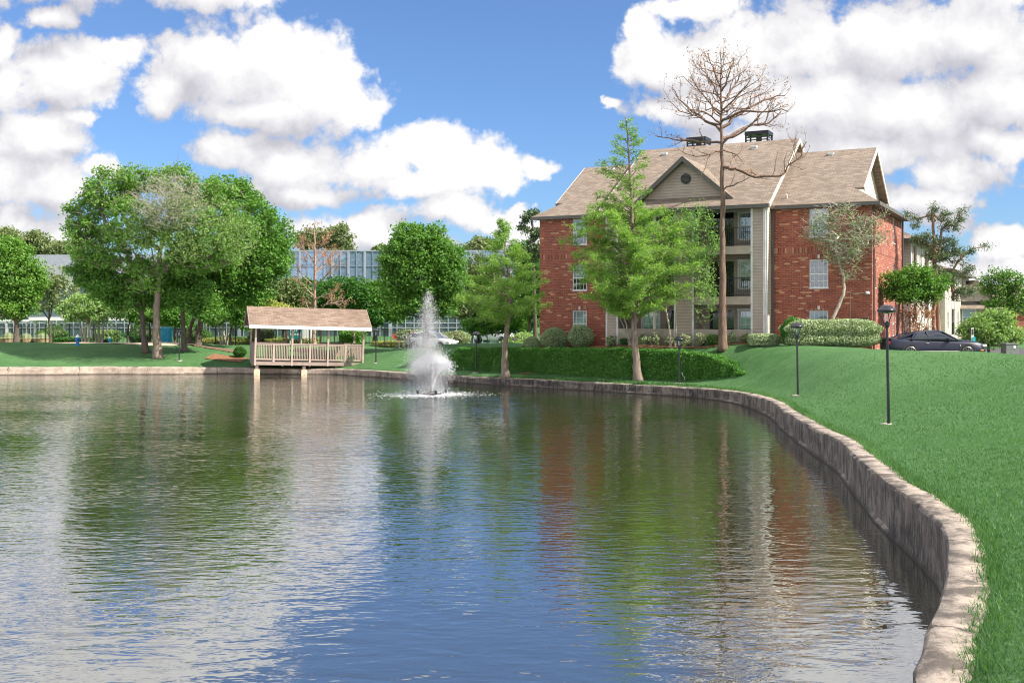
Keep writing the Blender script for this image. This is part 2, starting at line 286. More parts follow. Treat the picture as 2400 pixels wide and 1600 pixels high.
q = t.vm('LENGTH', tc.outputs['Object']); dn = t.math('MULTIPLY', t.math('POWER', t.math('SUBTRACT', 1.0, q, clamp=True), 1.3), t.smooth(t.noise(t.vm('MULTIPLY', tc.outputs['Object'], (1.5,1.5,1)), 2.4, 4, .6), .3, .65))
t.set(pv.inputs['Density'], t.math('MULTIPLY', dn, 1.6)); t.n.remove(p); t.l.new(pv.outputs[0], o.inputs['Volume'])
# ------------------------------------------------------------------ object helpers
def Wp(px, py, D): return Vector(((px-1200)/FPX*D, D, CZ-(py-HY)/FPX*D))
def tag(o, label, cat, group=None, kind=None):
    if label: o['label'] = label
    if cat: o['category'] = cat
    if group: o['group'] = group
    if kind: o['kind'] = kind
    return o
def thing(name, label, cat, loc=(0,0,0), rz=0.0, group=None, rot=None):
    o = bpy.data.objects.new(name, None); COL.objects.link(o); o.location = loc
    o.rotation_euler = rot if rot else (0, 0, rz); o.empty_display_size = .2
    return tag(o, label, cat, group)
def link(name, me, mats, parent=None):
    o = bpy.data.objects.new(name, me); COL.objects.link(o)
    for mm in (mats if isinstance(mats, (list, tuple)) else [mats]): me.materials.append(MATS[mm])
    if parent: o.parent = parent
    return o
def npmesh(name, verts, faces, mats, parent=None, smooth=False, uv=False, matidx=None):
    """faces: (M,k) int array or list of such arrays"""
    me = bpy.data.meshes.new(name)
    fl = faces if isinstance(faces, list) else [faces]
    fl = [np.asarray(f, dtype=np.int32) for f in fl if len(f)]
    verts = np.asarray(verts, dtype=np.float32)
    me.vertices.add(len(verts)); me.vertices.foreach_set('co', verts.ravel())
    lv = np.concatenate([f.ravel() for f in fl]); tot = np.concatenate([np.full(len(f), f.shape[1], np.int32) for f in fl])
    me.loops.add(len(lv)); me.loops.foreach_set('vertex_index', lv)
    st = np.concatenate([[0], np.cumsum(tot)[:-1]]).astype(np.int32)
    me.polygons.add(len(tot)); me.polygons.foreach_set('loop_start', st); me.polygons.foreach_set('loop_total', tot)
    me.update(calc_edges=True)
    if smooth: me.polygons.foreach_set('use_smooth', np.ones(len(tot), bool))
    if matidx is not None: me.polygons.foreach_set('material_index', np.asarray(matidx, np.int32))
    return link(name, me, mats, parent)
class MB:
    def __init__(s): s.v = []; s.f = []; s.m = []; s.uvs = {}
    def face(s, pts, mi=0, uv=None):
        i = len(s.v); s.v += [tuple(p) for p in pts]; s.f.append(tuple(range(i, i+len(pts)))); s.m.append(mi)
        if uv: s.uvs[len(s.f)-1] = uv
    def box(s, x0, x1, y0, y1, z0, z1, mi=0, M=None):
        c = [Vector(q) for q in ((x0,y0,z0),(x1,y0,z0),(x1,y1,z0),(x0,y1,z0),(x0,y0,z1),(x1,y0,z1),(x1,y1,z1),(x0,y1,z1))]
        if M is not None: c = [M @ q for q in c]
        i = len(s.v); s.v += [tuple(q) for q in c]
        for f in ((0,3,2,1),(4,5,6,7),(0,1,5,4),(1,2,6,5),(2,3,7,6),(3,0,4,7)): s.f.append(tuple(i+k for k in f)); s.m.append(mi)
    def slab(s, poly, th, mi=0, mi_under=None):
        """solid from a planar polygon, extruded straight down by th"""
        p = [Vector(q) for q in poly]; n = (p[1]-p[0]).cross(p[2]-p[0])
        if n.z < 0: p.reverse()
        lo = [q-Vector((0,0,th)) for q in p]; mu = mi if mi_under is None else mi_under
        s.face(p, mi); s.face(list(reversed(lo)), mu)
        for k in range(len(p)):
            a, b = p[k], p[(k+1) % len(p)]; s.face([a-Vector((0,0,th)), b-Vector((0,0,th)), b, a], mu)
    def tube(s, pts, rs, n=8, mi=0, caps=True):
        pts = [Vector(q) for q in pts]; rings = []
        for k, q in enumerate(pts):
            d = (pts[min(k+1, len(pts)-1)]-pts[max(k-1, 0)]).normalized()
            a = d.orthogonal().normalized() if k == 0 else (pa - d*pa.dot(d)).normalized()
            pa = a; b = d.cross(a); r = rs[k] if hasattr(rs, '__len__') else rs; i = len(s.v)
            for j in range(n):
                t = 2*math.pi*j/n; s.v.append(tuple(q+(a*math.cos(t)+b*math.sin(t))*r))
            rings.append(i)
        for k in range(len(rings)-1):
            for j in range(n):
                s.f.append((rings[k]+j, rings[k]+(j+1) % n, rings[k+1]+(j+1) % n, rings[k+1]+j)); s.m.append(mi)
        if caps:
            s.f.append(tuple(rings[0]+j for j in reversed(range(n)))); s.m.append(mi)
            s.f.append(tuple(rings[-1]+j for j in range(n))); s.m.append(mi)
    def lathe(s, prof, n=20, c=(0,0,0), mi=0, sy=1.0):
        """prof: list of (r,z)"""
        rings = []
        for r, z in prof:
            i = len(s.v)
            for j in range(n):
                t = 2*math.pi*j/n; s.v.append((c[0]+r*math.cos(t), c[1]+r*math.sin(t)*sy, c[2]+z))
            rings.append(i)
        for k in range(len(rings)-1):
            for j in range(n):
                s.f.append((rings[k]+j, rings[k]+(j+1) % n, rings[k+1]+(j+1) % n, rings[k+1]+j)); s.m.append(mi)
        s.f.append(tuple(rings[0]+j for j in reversed(range(n)))); s.m.append(mi)
        s.f.append(tuple(rings[-1]+j for j in range(n))); s.m.append(mi)
    def build(s, name, mats, parent=None, smooth=False, bevel=0.0):
        me = bpy.data.meshes.new(name); me.from_pydata(s.v, [], s.f); me.update()
        ul = me.uv_layers.new(name='UVMap'); co = me.vertices
        for p in me.polygons:
            n = p.normal
            ax = max(range(3), key=lambda k: abs(n[k])+(0.30 if k < 2 and abs(n[2]) < .93 else 0))
            hx = math.hypot(n.x, n.y)
            for q, li in enumerate(p.loop_indices):
                if p.index in s.uvs: ul.data[li].uv = s.uvs[p.index][q]; continue
                c = co[me.loops[li].vertex_index].co
                if abs(n.z) > .95: ul.data[li].uv = (c.x, c.y)
                else:
                    a = (-n.y/hx, n.x/hx); u = c.x*a[0]+c.y*a[1]; ul.data[li].uv = (u, c.z/max(hx, .3))
        me.polygons.foreach_set('material_index', s.m)
        if smooth: me.polygons.foreach_set('use_smooth', [True]*len(me.polygons))
        o = link(name, me, mats, parent)
        if bevel:
            b = o.modifiers.new('bevel', 'BEVEL'); b.width = bevel; b.segments = 2; b.limit_method = 'ANGLE'; b.angle_limit = R(40)
        return o
def copy_tree(o, parent=None):
    c = o.copy(); COL.objects.link(c); c.parent = parent
    for ch in o.children: copy_tree(ch, c)
    return c

# ------------------------------------------------------------------ pond outline (inner top edge of the wall), terrain
# photo pixel of the top edge, wall height above water, bank width, bank height
WP = [(-60,861,.53,11,1.9),(120,860,.53,11,1.9),(250,859,.52,11,1.9),(400,860,.50,10,1.9),(549,861,.42,9,1.5),(622,863,.40,8,1.35),(700,864,.38,7,1.3),(785,864.5,.38,7,1.5),(850,867,.42,7,1.95),(930,872,.42,7,1.8),(1010,877,.40,6,1.82),
      (1105,883,.38,4.6,1.88),(1211,887,.45,4.2,2.0),(1350,894,.46,4.0,2.3),(1500,902,.47,4.0,2.32),(1580,906,.48,5,2.35),(1653,911,.50,6,2.35),(1710,916,.54,7.5,2.35),(1749,923,.58,9,2.38),(1785,932,.63,10,2.4),(1812,943,.68,11,2.45),(1835,960,.72,12,2.5),
      (1873,984,.76,12.5,2.55),(1925,1012,.80,13,2.6),(1968,1033,.86,13,2.65),(1990,1054,.9,13,2.65),(2030,1090,.95,13,2.7),(2074,1127,.98,13,2.7),(2117,1154,1.0,13,2.8),(2150,1180,1.0,12,2.8),(2180,1204,1.0,12,2.8),(2205,1226,1.0,11,2.8),(2216,1252,1.0,11,2.8),
      (2217,1290,1.0,10,2.8),(2216,1328,1.0,10,2.8),(2217,1352,1.0,9,2.8),(2206,1384,1.0,9,2.8),(2192,1420,1.0,8.5,2.8),(2178,1455,1.0,8,2.8),(2160,1520,1.0,7.5,2.8),(2138,1590,1.0,7,2.75)]
poly = []
for (px, py, wh, bw_, bh_) in WP:
    D = (CZ-wh)*FPX/(py-HY); poly.append(((px-1200)/FPX*D, D, wh, bw_, bh_))
ex = poly[-1]
tail = [(3.05,7.6,1.0,6,2.7),(1.9,5.6,1.0,4.5,2.6),(0.2,3.9,1.0,3.6,2.6),(-3,2.6,1.0,3.4,2.6),(-10,1.4,1.0,4,2.6),(-24,0.5,.9,5,2.4),(-42,4,.8,7,2.2),(-55,16,.7,9,2.0),(-60,36,.6,10,1.9),(-56,56,.55,11,1.9),(-46,66,.53,11,1.9)]
ctrl = np.array(poly+tail)
# closed Catmull-Rom resample
def catmull(c, step=.3):
    n = len(c); out = []
    for i in range(n):
        p0, p1, p2, p3 = c[i-1], c[i], c[(i+1) % n], c[(i+2) % n]
        m = max(2, int(np.linalg.norm(p2[:2]-p1[:2])/step))
        for k in range(m):
            t = k/m; out.append(.5*((2*p1)+(-p0+p2)*t+(2*p0-5*p1+4*p2-p3)*t*t+(-p0+3*p1-3*p2+p3)*t**3))
    return np.array(out)
EDGE = catmull(ctrl, .28)
EA = EDGE[:, :2]; EB = np.roll(EA, -1, axis=0)
area = np.sum(EA[:,0]*EB[:,1]-EB[:,0]*EA[:,1])/2
tan = np.roll(EA, -1, 0)-np.roll(EA, 1, 0); tan /= np.linalg.norm(tan, axis=1)[:, None]
for _ in range(2): tan = (np.roll(tan,1,0)+tan*2+np.roll(tan,-1,0)); tan /= np.linalg.norm(tan, axis=1)[:, None]
NRM = np.stack([tan[:,1], -tan[:,0]], 1)*(1 if area > 0 else -1)          # outward
def pond_dist(X, Y):
    """signed distance to the wall's inner edge (positive on land) and nearest edge index"""
    P = np.stack([np.ravel(X), np.ravel(Y)], 1).astype(float); dist = np.empty(len(P)); idx = np.empty(len(P), int)
    for a in range(0, len(P), 4000):
        q = P[a:a+4000]; d2 = ((q[:, None, :]-EA[None])**2).sum(2); i = d2.argmin(1); idx[a:a+4000] = i; dist[a:a+4000] = np.sqrt(d2[np.arange(len(q)), i])
    v = P-EA[idx]; perp = np.abs((v*NRM[idx]).sum(1)); dist = np.where(dist < 1.0, np.minimum(dist, np.maximum(perp, dist*.5)), dist)
    x, y = P[:, 0], P[:, 1]; ins = np.zeros(len(P), bool)
    for (ax, ay), (bx, by) in zip(EA, EB):
        c = ((ay > y) != (by > y)); 
        if by != ay: ins ^= c & (x < (bx-ax)*(y-ay)/(by-ay)+ax)
    return np.where(ins, -dist, dist).reshape(np.shape(X)), idx.reshape(np.shape(X))
def sst(x, a, b):
    t = np.clip((x-a)/(b-a), 0, 1); return t*t*(3-2*t)
ATT = EDGE[:, 2:].copy()
for _ in range(12): ATT[:, 1:] = (np.roll(ATT[:,1:],1,0)+2*ATT[:,1:]+np.roll(ATT[:,1:],-1,0))/4
def ground(X, Y):
    X = np.asarray(X, float); Y = np.asarray(Y, float)
    d, i = pond_dist(X, Y); wh, bw_, bh_ = ATT[i,0], ATT[i,1], ATT[i,2]
    base = wh-.02; steep = sst(bw_, 7, 4.2)                  # hedge bank: flat strip, then a steep bank
    s_soft = np.clip((d-.5)/bw_, 0, 1); s_soft = s_soft*(1.45-.45*s_soft**2)
    s_soft = np.clip(s_soft, 0, 1)*1.0
    s = s_soft*(1-steep)+steep*(sst(d, 1.6, bw_)*.86+.14*np.clip(d/2, 0, 1))
    z = base+(bh_-base)*s
    far = np.where(X < -14, 1.25, 1.25-(.85*sst(X, -14, -6)))
    fb = sst(Y, 76, 96)*(1-sst(X, 6, 12)); z = z*(1-fb)+far*fb
    # crest of the right-hand lawn in front of the car park
    zc = 4.3-(np.interp(X, [14, 17, 18.5, 21.5, 24, 30], [93, 93, 96, 98, 108, 112]))/FPX*47.5
    wgt = sst(Y, 34, 46.5)*(1-sst(Y, 60, 70))*sst(X, 9.5, 12.5)*sst(d, .8, 5); z = z*(1-wgt)+zc*wgt
    lot = sst(X, 17.6, 18.6)*sst(Y, 48.4, 50.0)
    z = z*(1-lot)+1.9*lot
    z += (.05*np.sin(X*.9+1.3*np.sin(Y*.4))*np.sin(Y*.7+X*.2)*sst(d, .8, 4))*(1-lot)
    farr = sst(np.hypot(X, Y), 160, 260); z = z*(1-farr)+1.0*farr
    zin = np.where(d < .12, -1.6, -1.6+(wh-.06+1.6)*np.clip((d-.12)/.2, 0, 1))
    return np.where(d < .34, zin, z)
def gz(x, y): return float(ground(np.array([x]), np.array([y]))[0])
def axis(parts):
    out = []
    for a, b, s in parts: out += list(np.arange(a, b, s))
    return np.array(out)
xs = axis([(-900,-300,75),(-300,-80,20),(-80,-62,3),(-62,2,.6),(2,26,.28),(26,60,1.5),(60,300,20),(300,901,75)])
ys = axis([(-300,-20,40),(-20,0,1.5),(0,40,.3),(40,58,.28),(58,74,.25),(74,110,1.0),(110,300,12),(300,1501,100)])
XX, YY = np.meshgrid(xs, ys); ZZ = ground(XX, YY)
V = np.stack([XX, YY, ZZ], 2).reshape(-1, 3); nx, ny = len(xs), len(ys)
I = (np.arange(ny-1)[:, None]*nx+np.arange(nx-1)[None]).ravel()
lawn = npmesh('ground', V, np.stack([I, I+1, I+1+nx, I+nx], 1), 'grass_ground', smooth=True); tag(lawn, None, None, kind='structure')
m_ = MB(); m_.face([(-75,-3,0),(24,-3,0),(24,78,0),(-75,78,0)]); tag(m_.build('water', 'water'), None, None, kind='structure')

def march(px, py, d0=20, d1=95):
    """first distance at which the sight line through a photo pixel meets the ground"""
    Ds = np.arange(d0, d1, .1); g_ = ground((px-1200)/FPX*Ds, Ds); y = HY+(CZ-g_)*FPX/Ds
    for yy_, g, d in zip(y, g_, Ds):
        if g > .15 and yy_ <= py: return float(d)
    return None
# pond wall: a worn concrete coping half a metre wide with a slightly irregular face
nE = len(EA); rs_ = np.random.RandomState(3)
al = np.concatenate([[0], np.cumsum(np.linalg.norm(EB-EA, axis=1))[:-1]])
def wob(k, amp, f): return amp*(np.sin(al*f+k)+.6*np.sin(al*f*2.3+2*k)+.4*np.sin(al*f*5.1+3*k))
rgh = lambda a: (rs_.rand(nE)-.5)*a
prof = [(-.02+wob(1,.008,1.1), np.full(nE,-.5)), (-.035+rgh(.012)+wob(1,.01,1.1), np.full(nE,.05)), (.0+rgh(.01)+wob(2,.012,.9), np.full(nE,.12)), (.0+rgh(.02)+wob(2,.012,.9), EDGE[:,2]*.6), (.0+rgh(.02)+wob(2,.012,.9), EDGE[:,2]-.07+rgh(.02)), (.035+rgh(.02), EDGE[:,2]-.008+wob(5,.008,1.7)+rgh(.008)),
        (.25+rgh(.02), EDGE[:,2]+.006+wob(4,.008,1.3)), (.49+wob(7,.02,1.9)+rgh(.03), EDGE[:,2]+wob(6,.01,1.1)+rgh(.01)), (.53+wob(7,.02,1.9)+rgh(.02), EDGE[:,2]-.05), (.55, EDGE[:,2]-.6)]
vv_ = np.concatenate([np.stack([EA[:,0]+NRM[:,0]*o, EA[:,1]+NRM[:,1]*o, np.broadcast_to(z, nE)], 1) for o, z in prof])
fs = []; uvq = []
hts = [0,.5,.6,.9,1.2,1.3,1.5,1.75,1.8,2.3]
for k in range(len(prof)-1):
    a = np.arange(nE); b = (a+1) % nE; fs.append(np.stack([k*nE+a, (k+1)*nE+a, (k+1)*nE+b, k*nE+b], 1) if area > 0 else np.stack([k*nE+a, k*nE+b, (k+1)*nE+b, (k+1)*nE+a], 1))
fs = np.concatenate(fs); pw = npmesh('pond_wall', vv_, fs, 'wall_concrete'); tag(pw, 'weathered grey concrete retaining wall curving around the pond', 'wall')
ul = pw.data.uv_layers.new(name='UVMap'); L = np.empty(len(fs)*4, np.int32); pw.data.loops.foreach_get('vertex_index', L)
uu = al[L % nE]; zz = vv_[L, 2]; lastq = (L.reshape(-1, 4) % nE); wrap = (lastq.max(1)-lastq.min(1)) > nE/2
uu = uu.reshape(-1, 4); uu[wrap] = np.where(lastq[wrap] == 0, al[-1]+.28, uu[wrap]); ul.data.foreach_set('uv', np.stack([uu.ravel(), zz], 1).astype(np.float32).ravel())
# ------------------------------------------------------------------ apartment building
BO = Vector((1.70, 64.1, 2.3)); BE = Vector((.883, -.469, 0)).normalized(); BN = Vector((-BE.y, BE.x, 0))
BRZ = math.atan2(BE.y, BE.x)
def loc(px, py, yo):
    """local (x,z) where the sight line through a photo pixel meets the building plane y=yo"""
    d = Vector(((px-1200)/FPX, 1, -(py-HY)/FPX)); o = Vector((0, 0, CZ))-BO
    t = (yo-o.dot(BN))/d.dot(BN); q = o+d*t; return q.dot(BE), q.z
lx = lambda px, yo=0.0: loc(px, 700, yo)[0]
bld = thing('apartment_building', 'three-storey red brick and taupe siding apartment building with brown shingle roof above the pond', 'apartment building', BO, BRZ)
def wallpanel(mb, a, b, z0, z1, ops=(), reveal=.12, mi=0):
    """vertical wall from a to b (local xy) with rectangular openings (u0,u1,z0,z1); outward is to the right of a->b... reveals go inward"""
    a = Vector((a[0], a[1], 0)); b = Vector((b[0], b[1], 0)); L = (b-a).length; e = (b-a)/L; inn = Vector((-e.y, e.x, 0))
    us = sorted({0, L, *[o[0] for o in ops], *[o[1] for o in ops]}); zs = sorted({z0, z1, *[o[2] for o in ops], *[o[3] for o in ops]})
    P = lambda u, z, d=0: a+e*u+inn*d+Vector((0,0,z))
    for i in range(len(us)-1):
        for j in range(len(zs)-1):
            uc, zc = (us[i]+us[i+1])/2, (zs[j]+zs[j+1])/2
            if any(o[0] < uc < o[1] and o[2] < zc < o[3] for o in ops): continue
            mb.face([P(us[i],zs[j]), P(us[i+1],zs[j]), P(us[i+1],zs[j+1]), P(us[i],zs[j+1])], mi, uv=[(us[i],zs[j]),(us[i+1],zs[j]),(us[i+1],zs[j+1]),(us[i],zs[j+1])])
    for (u0, u1, w0, w1) in ops:
        mb.face([P(u0,w0), P(u0,w1), P(u0,w1,reveal), P(u0,w0,reveal)], mi); mb.face([P(u1,w1), P(u1,w0), P(u1,w0,reveal), P(u1,w1,reveal)], mi)
        mb.face([P(u0,w1), P(u1,w1), P(u1,w1,reveal), P(u0,w1,reveal)], mi); mb.face([P(u1,w0), P(u0,w0), P(u0,w0,reveal), P(u1,w0,reveal)], mi)
def window(parent, x, y, z, wd, ht, rz=0.0, cols=4, blind='all', trim=0.0, rec=.07, name='window'):
    """sash window; (x,y,z) = lower left corner on the wall face, local +x along the wall"""
    M = Matrix.Translation((x, y, z)) @ Matrix.Rotation(rz, 4, 'Z')
    def put(mb, nm, mat, par): 
        o = mb.build(nm, mat, par); return o
    f = MB(); w_ = .05
    for bx in ((0,w_,0,ht),(wd-w_,wd,0,ht)): f.box(bx[0], bx[1], rec-.03, rec+.03, bx[2], bx[3], M=M)
    f.box(w_, wd-w_, rec-.03, rec+.03, 0, w_, M=M); f.box(w_, wd-w_, rec-.03, rec+.03, ht-w_, ht, M=M)
    f.box(w_, wd-w_, rec-.035, rec+.02, ht*.47, ht*.47+.055, M=M)
    f.box(-.03, wd+.03, -.035, rec-.032, -.05, -.002, M=M)
    if trim:
        for a in ((-trim,0),(wd,wd+trim)): f.box(a[0], a[1], -.03, rec-.033, .0, ht, M=M)
        f.box(-trim-.03, wd+trim+.03, -.045, rec-.033, ht+.001, ht+trim+.03, M=M)
    fo = put(f, name, 'vinyl', parent)
    g_ = MB(); g_.box(w_, wd-w_, rec+.0, rec+.012, w_, ht-w_, M=M); put(g_, 'pane', 'glass', fo)
    mu = MB()
    for c in range(1, cols): mu.box(wd*c/cols-.009, wd*c/cols+.009, rec-.012, rec-.002, w_, ht-w_, M=M)
    for hz in (.24, .72): mu.box(w_, wd-w_, rec-.011, rec-.003, ht*hz-.009, ht*hz+.009, M=M)
    put(mu, 'muntins', 'vinyl', fo)
    bl = MB()
    if blind == 'all': bl.box(w_, wd-w_, rec+.05, rec+.06, w_, ht-w_, M=M); put(bl, 'blind', 'blind', fo)
    elif blind == 'half': bl.box(w_, wd-w_, rec+.05, rec+.06, ht*.42, ht-w_, M=M); put(bl, 'blind', 'blind', fo)
    dk = MB(); dk.box(.0, wd, rec+.12, rec+.14, 0, ht, M=M); put(dk, 'dark_interior', 'interior_dark', fo)
    return fo
EZ = 7.72; SL = .62
x_cl, x_cr = lx(1420, -1.4), lx(1793, -1.4)          # projecting centre block
x_r0 = lx(1808, 0); x_r1 = 19.5; DEP = 11.2
WZ = [(.48, 2.0), (3.23, 4.75), (5.98, 7.5)]
# left brick block
wl0, wl1 = lx(1342), lx(1375)
ops = [(wl0, wl1, a, b) for a, b in WZ]
mb = MB(); wallpanel(mb, (0,0), (x_cl+.2,0), -1, EZ, ops); wallpanel(mb, (0,DEP), (0,0), -1, EZ); mb.build('left_brick_wall', 'brick', bld)
for i, (a, b) in enumerate(WZ): window(bld, wl0, 0, a, wl1-wl0, b-a, blind='half' if i else 'all')
# right brick block with its lit end wall
wr0, wr1 = lx(1897), lx(1941)
ops = [(wr0-x_r0+.3, wr1-x_r0+.3, a, b) for a, b in WZ]
mb = MB(); wallpanel(mb, (x_r0-.3,0), (x_r1,0), -1, EZ, ops)
sw = [(.55, 1.25), (7.6, 8.3)]
sops = [(a, b, z0, z1) for a, b in sw for z0, z1 in WZ]
wallpanel(mb, (x_r1,0), (x_r1,DEP), -1, EZ, sops); wallpanel(mb, (x_r1,DEP), (0,DEP), -1, EZ)
mb.build('right_brick_wall', 'brick', bld)
for i, (a, b) in enumerate(WZ): window(bld, wr0, 0, a, wr1-wr0, b-a, blind=['all', 'none', 'all'][i])
for a, b in sw:
    for z0, z1 in WZ: window(bld, x_r1, a, z0, b-a, z1-z0, rz=R(90), cols=2, blind='none')
# brick courses: standing bricks as bands proud of the wall, arches with keystones
def sbox(*a):
    q = MB(); q.box(*a); q.build('soldier_course', 'soldier_brick', bld)
def band(x0, x1, z0, z1, y=0): sbox(x0, x1, y-.02, y+.03, z0, z1)
for (a, b) in ((.0, x_cl-.02), (x_r0+.01, x_r1+.02)):
    band(a, b, 5.12, 5.42); band(a, b, EZ-.24, EZ-.02)
sbox(x_r1-.03, x_r1+.02, .03, DEP, 5.12, 5.42)
for (a, b) in ((wl0, wl1), (wr0, wr1)):
    for z in (2.02, 4.77): 
        sbox(a-.06, (a+b)/2-.07, -.021, .03, z, z+.28); sbox((a+b)/2+.07, b+.06, -.021, .03, z, z+.28)
for (a, b) in ((wl0, wl1), (wr0, wr1)):
    for z in (2.02, 4.77): ks = MB(); ks.box((a+b)/2-.055, (a+b)/2+.055, -.035, .03, z+.03, z+.24); ks.build('keystone', 'trim_white', bld)
# centre siding block: pilasters, balconies
yc = -1.4
X = lambda px, yo=yc: lx(px, yo)
pil = [(X(1422), X(1447)), (X(1582), X(1624)), (X(1762), x_cr)]
mb = MB()
for a, b in pil: wallpanel(mb, (a,yc), (b,yc), -1, EZ)
BAYD = 1.7                                            # recess depth
for (a, b) in ((pil[0][1], pil[1][0]), (pil[1][1], pil[2][0])):
    wallpanel(mb, (a, yc), (a, yc+BAYD), -.6, EZ); wallpanel(mb, (b, yc+BAYD), (b, yc), -.6, EZ)
mb.build('front_siding', 'siding_taupe', bld)
bays = [(pil[0][1], pil[1][0]), (pil[1][1], pil[2][0])]
bw = MB(); w0b = X(1733, yc+BAYD)-bays[1][0]; wwb = 1.0
for bi, (a, b) in enumerate(bays):
    ops = [((w0b if bi else .9), (w0b+wwb if bi else 1.9), z0, z1) for z0, z1 in WZ] + [((.35 if bi else 2.3), (1.9 if bi else 3.6), z, z+2.1) for z in (0.0, 2.75, 5.5)]
    wallpanel(bw, (a, yc+BAYD), (b, yc+BAYD), -.6, EZ, ops)
bw.build('balcony_back_wall', 'siding_taupe', bld)
for bi, (a, b) in enumerate(bays):
    for i, (z0, z1) in enumerate(WZ): window(bld, a+(w0b if bi else .9), yc+BAYD, z0, wwb, z1-z0, cols=3, trim=.09, blind=['all', 'half', 'half'][i])
    for z in (0.0, 2.75, 5.5):
        x0 = a+(.35 if bi else 2.3); wd = 1.55 if bi else 1.3
        d_ = MB(); d_.box(x0, x0+.07, yc+BAYD-.01, yc+BAYD+.08, z, z+2.1); d_.box(x0+wd-.07, x0+wd, yc+BAYD-.01, yc+BAYD+.08, z, z+2.1); d_.box(x0+wd/2-.04, x0+wd/2+.04, yc+BAYD, yc+BAYD+.08, z, z+2.03); d_.box(x0+.07, x0+wd-.07, yc+BAYD-.01, yc+BAYD+.08, z+2.03, z+2.1)
        dd = d_.build('balcony_door', 'trim_taupe', bld)
        g_ = MB(); g_.box(x0+.07, x0+wd-.07, yc+BAYD+.05, yc+BAYD+.06, z, z+2.03); g_.build('door_glass', 'car_glass', dd)
# floors of the balconies, beams
for bi, (a, b) in enumerate(bays):
    for z in (2.75, 5.5):
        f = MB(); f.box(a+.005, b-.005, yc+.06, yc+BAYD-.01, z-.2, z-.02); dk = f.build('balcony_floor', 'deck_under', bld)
        f = MB(); f.box(a+.005, b-.005, yc-.02, yc+.055, z-.42, z+.02); f.box(a+.005, b-.005, yc-.035, yc-.022, z-.42, z-.32); f.build('balcony_beam', 'trim_taupe', bld)
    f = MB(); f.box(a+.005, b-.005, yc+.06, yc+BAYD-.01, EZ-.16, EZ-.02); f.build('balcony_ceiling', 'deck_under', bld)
    f = MB(); f.box(a+.005, b-.005, yc-.02, yc+.055, EZ-.36, EZ-.0); f.build('balcony_beam', 'trim_dark', bld)
    for z in (2.75, 5.5):
        rl = MB(); rl.box(a, b, yc+.0, yc+.04, z+1.0, z+1.045); rl.box(a, b, yc+.005, yc+.035, z+.09, z+.12)
        n = int((b-a)/.115)
        for k in range(1, n): rl.box(a+(b-a)*k/n-.009, a+(b-a)*k/n+.009, yc+.011, yc+.029, z+.12, z+1.0)
        rl.build('balcony_railing', 'black_metal', bld)
    # ground-floor patio fence of vertical boards, intermediate posts
    fb = MB(); n = int((b-a)/.14)
    for k in range(n): fb.box(a+(b-a)*k/n+.004, a+(b-a)*(k+1)/n-.004, yc-.02-(k % 2)*.004, yc+.02, -.5, .93)
    fb.box(a, b, yc-.03, yc+.03, .932, .975); fb.build('patio_fence', 'trim_taupe', bld)
    ground_ = MB(); ground_.box(a, b, yc, yc+BAYD, -.3, -.02); ground_.build('patio_floor', 'pad_concrete', bld)
px_ = MB()
xq = X(1533); px_.box(xq-.08, xq+.08, yc+.03, yc+.15, .0, EZ-.37); px_.build('balcony_post', 'trim_cream', bld)
ct = MB()
for xq in (pil[0][0], pil[0][1], pil[1][0], pil[1][1], pil[2][0], x_cr-.05): ct.box(xq-.055, xq+.055, yc-.03, yc+.02, -1, EZ-.01)
ct.box(x_cr+.0, x_cr+.03, yc-.029, yc+.12, -1, EZ-.01)
ct.build('corner_board', 'trim_white', bld)
mb = MB(); wallpanel(mb, (x_cr,yc), (x_cr,.0), -1, EZ); wallpanel(mb, (x_cl,.0), (x_cl,yc), -1, EZ)
# upper side wall of the raised centre roof
rz_c = lambda y: EZ+SL*(y+1.8); rz_m = lambda y: EZ+SL*(y+.4); YR = 5.5
mb.face([(x_cr,-.4,EZ-.0),(x_cr,YR,rz_m(YR)-.15),(x_cr,YR,rz_c(YR)-.12),(x_cr,-1.4,rz_c(-1.4)-.12),(x_cr,-1.4,EZ)])
mb.face([(x_cr,YR,rz_m(YR)-.15),(x_cr,2*YR+1.0,EZ-.2),(x_cr,2*YR+1.0,EZ+.4),(x_cr,YR,rz_c(YR)-.12)])
mb.face([(x_cl,-1.4,EZ),(x_cl,-1.4,rz_c(-1.4)-.12),(x_cl,YR,rz_c(YR)-.12),(x_cl,YR,rz_m(YR)-.15)])
mb.build('side_siding', 'siding_cream', bld)
# roof
OH = .4; KG = 1.5; th = .13
def roofend(mb, xe, s):   # s=+1 right end, -1 left end; returns x of rake
    xg = xe-s*KG; xk = xe-s*1.0; yb = 2*YR+.4
    return xg, xk, yb
xR = x_r1+OH; xL = -OH; yb = 2*YR+.4
m = MB()
def slab(poly): m.slab(poly, th)
# right roof front / back
gR = xR-KG; kR = xR-1.0; zg = EZ+SL*KG; zr = rz_m(YR)
slab([(x_cr,-.4,EZ),(xR,-.4,EZ),(gR,-.4+KG,zg),(kR,-.4+KG,zg),(kR,YR,zr),(x_cr,YR,zr)])
slab([(x_cr,yb,EZ),(xR,yb,EZ),(gR,yb-KG,zg),(kR,yb-KG,zg),(kR,YR,zr),(x_cr,YR,zr)])
slab([(xR,-.4,EZ),(xR,yb,EZ),(gR,yb-KG,zg),(gR,-.4+KG,zg)])
gL = xL+KG; kL = xL+1.0
slab([(x_cl,-.4,EZ),(xL,-.4,EZ),(gL,-.4+KG,zg),(kL,-.4+KG,zg),(kL,YR,zr),(x_cl,YR,zr)])
slab([(x_cl,yb,EZ),(xL,yb,EZ),(gL,yb-KG,zg),(kL,yb-KG,zg),(kL,YR,zr),(x_cl,YR,zr)])
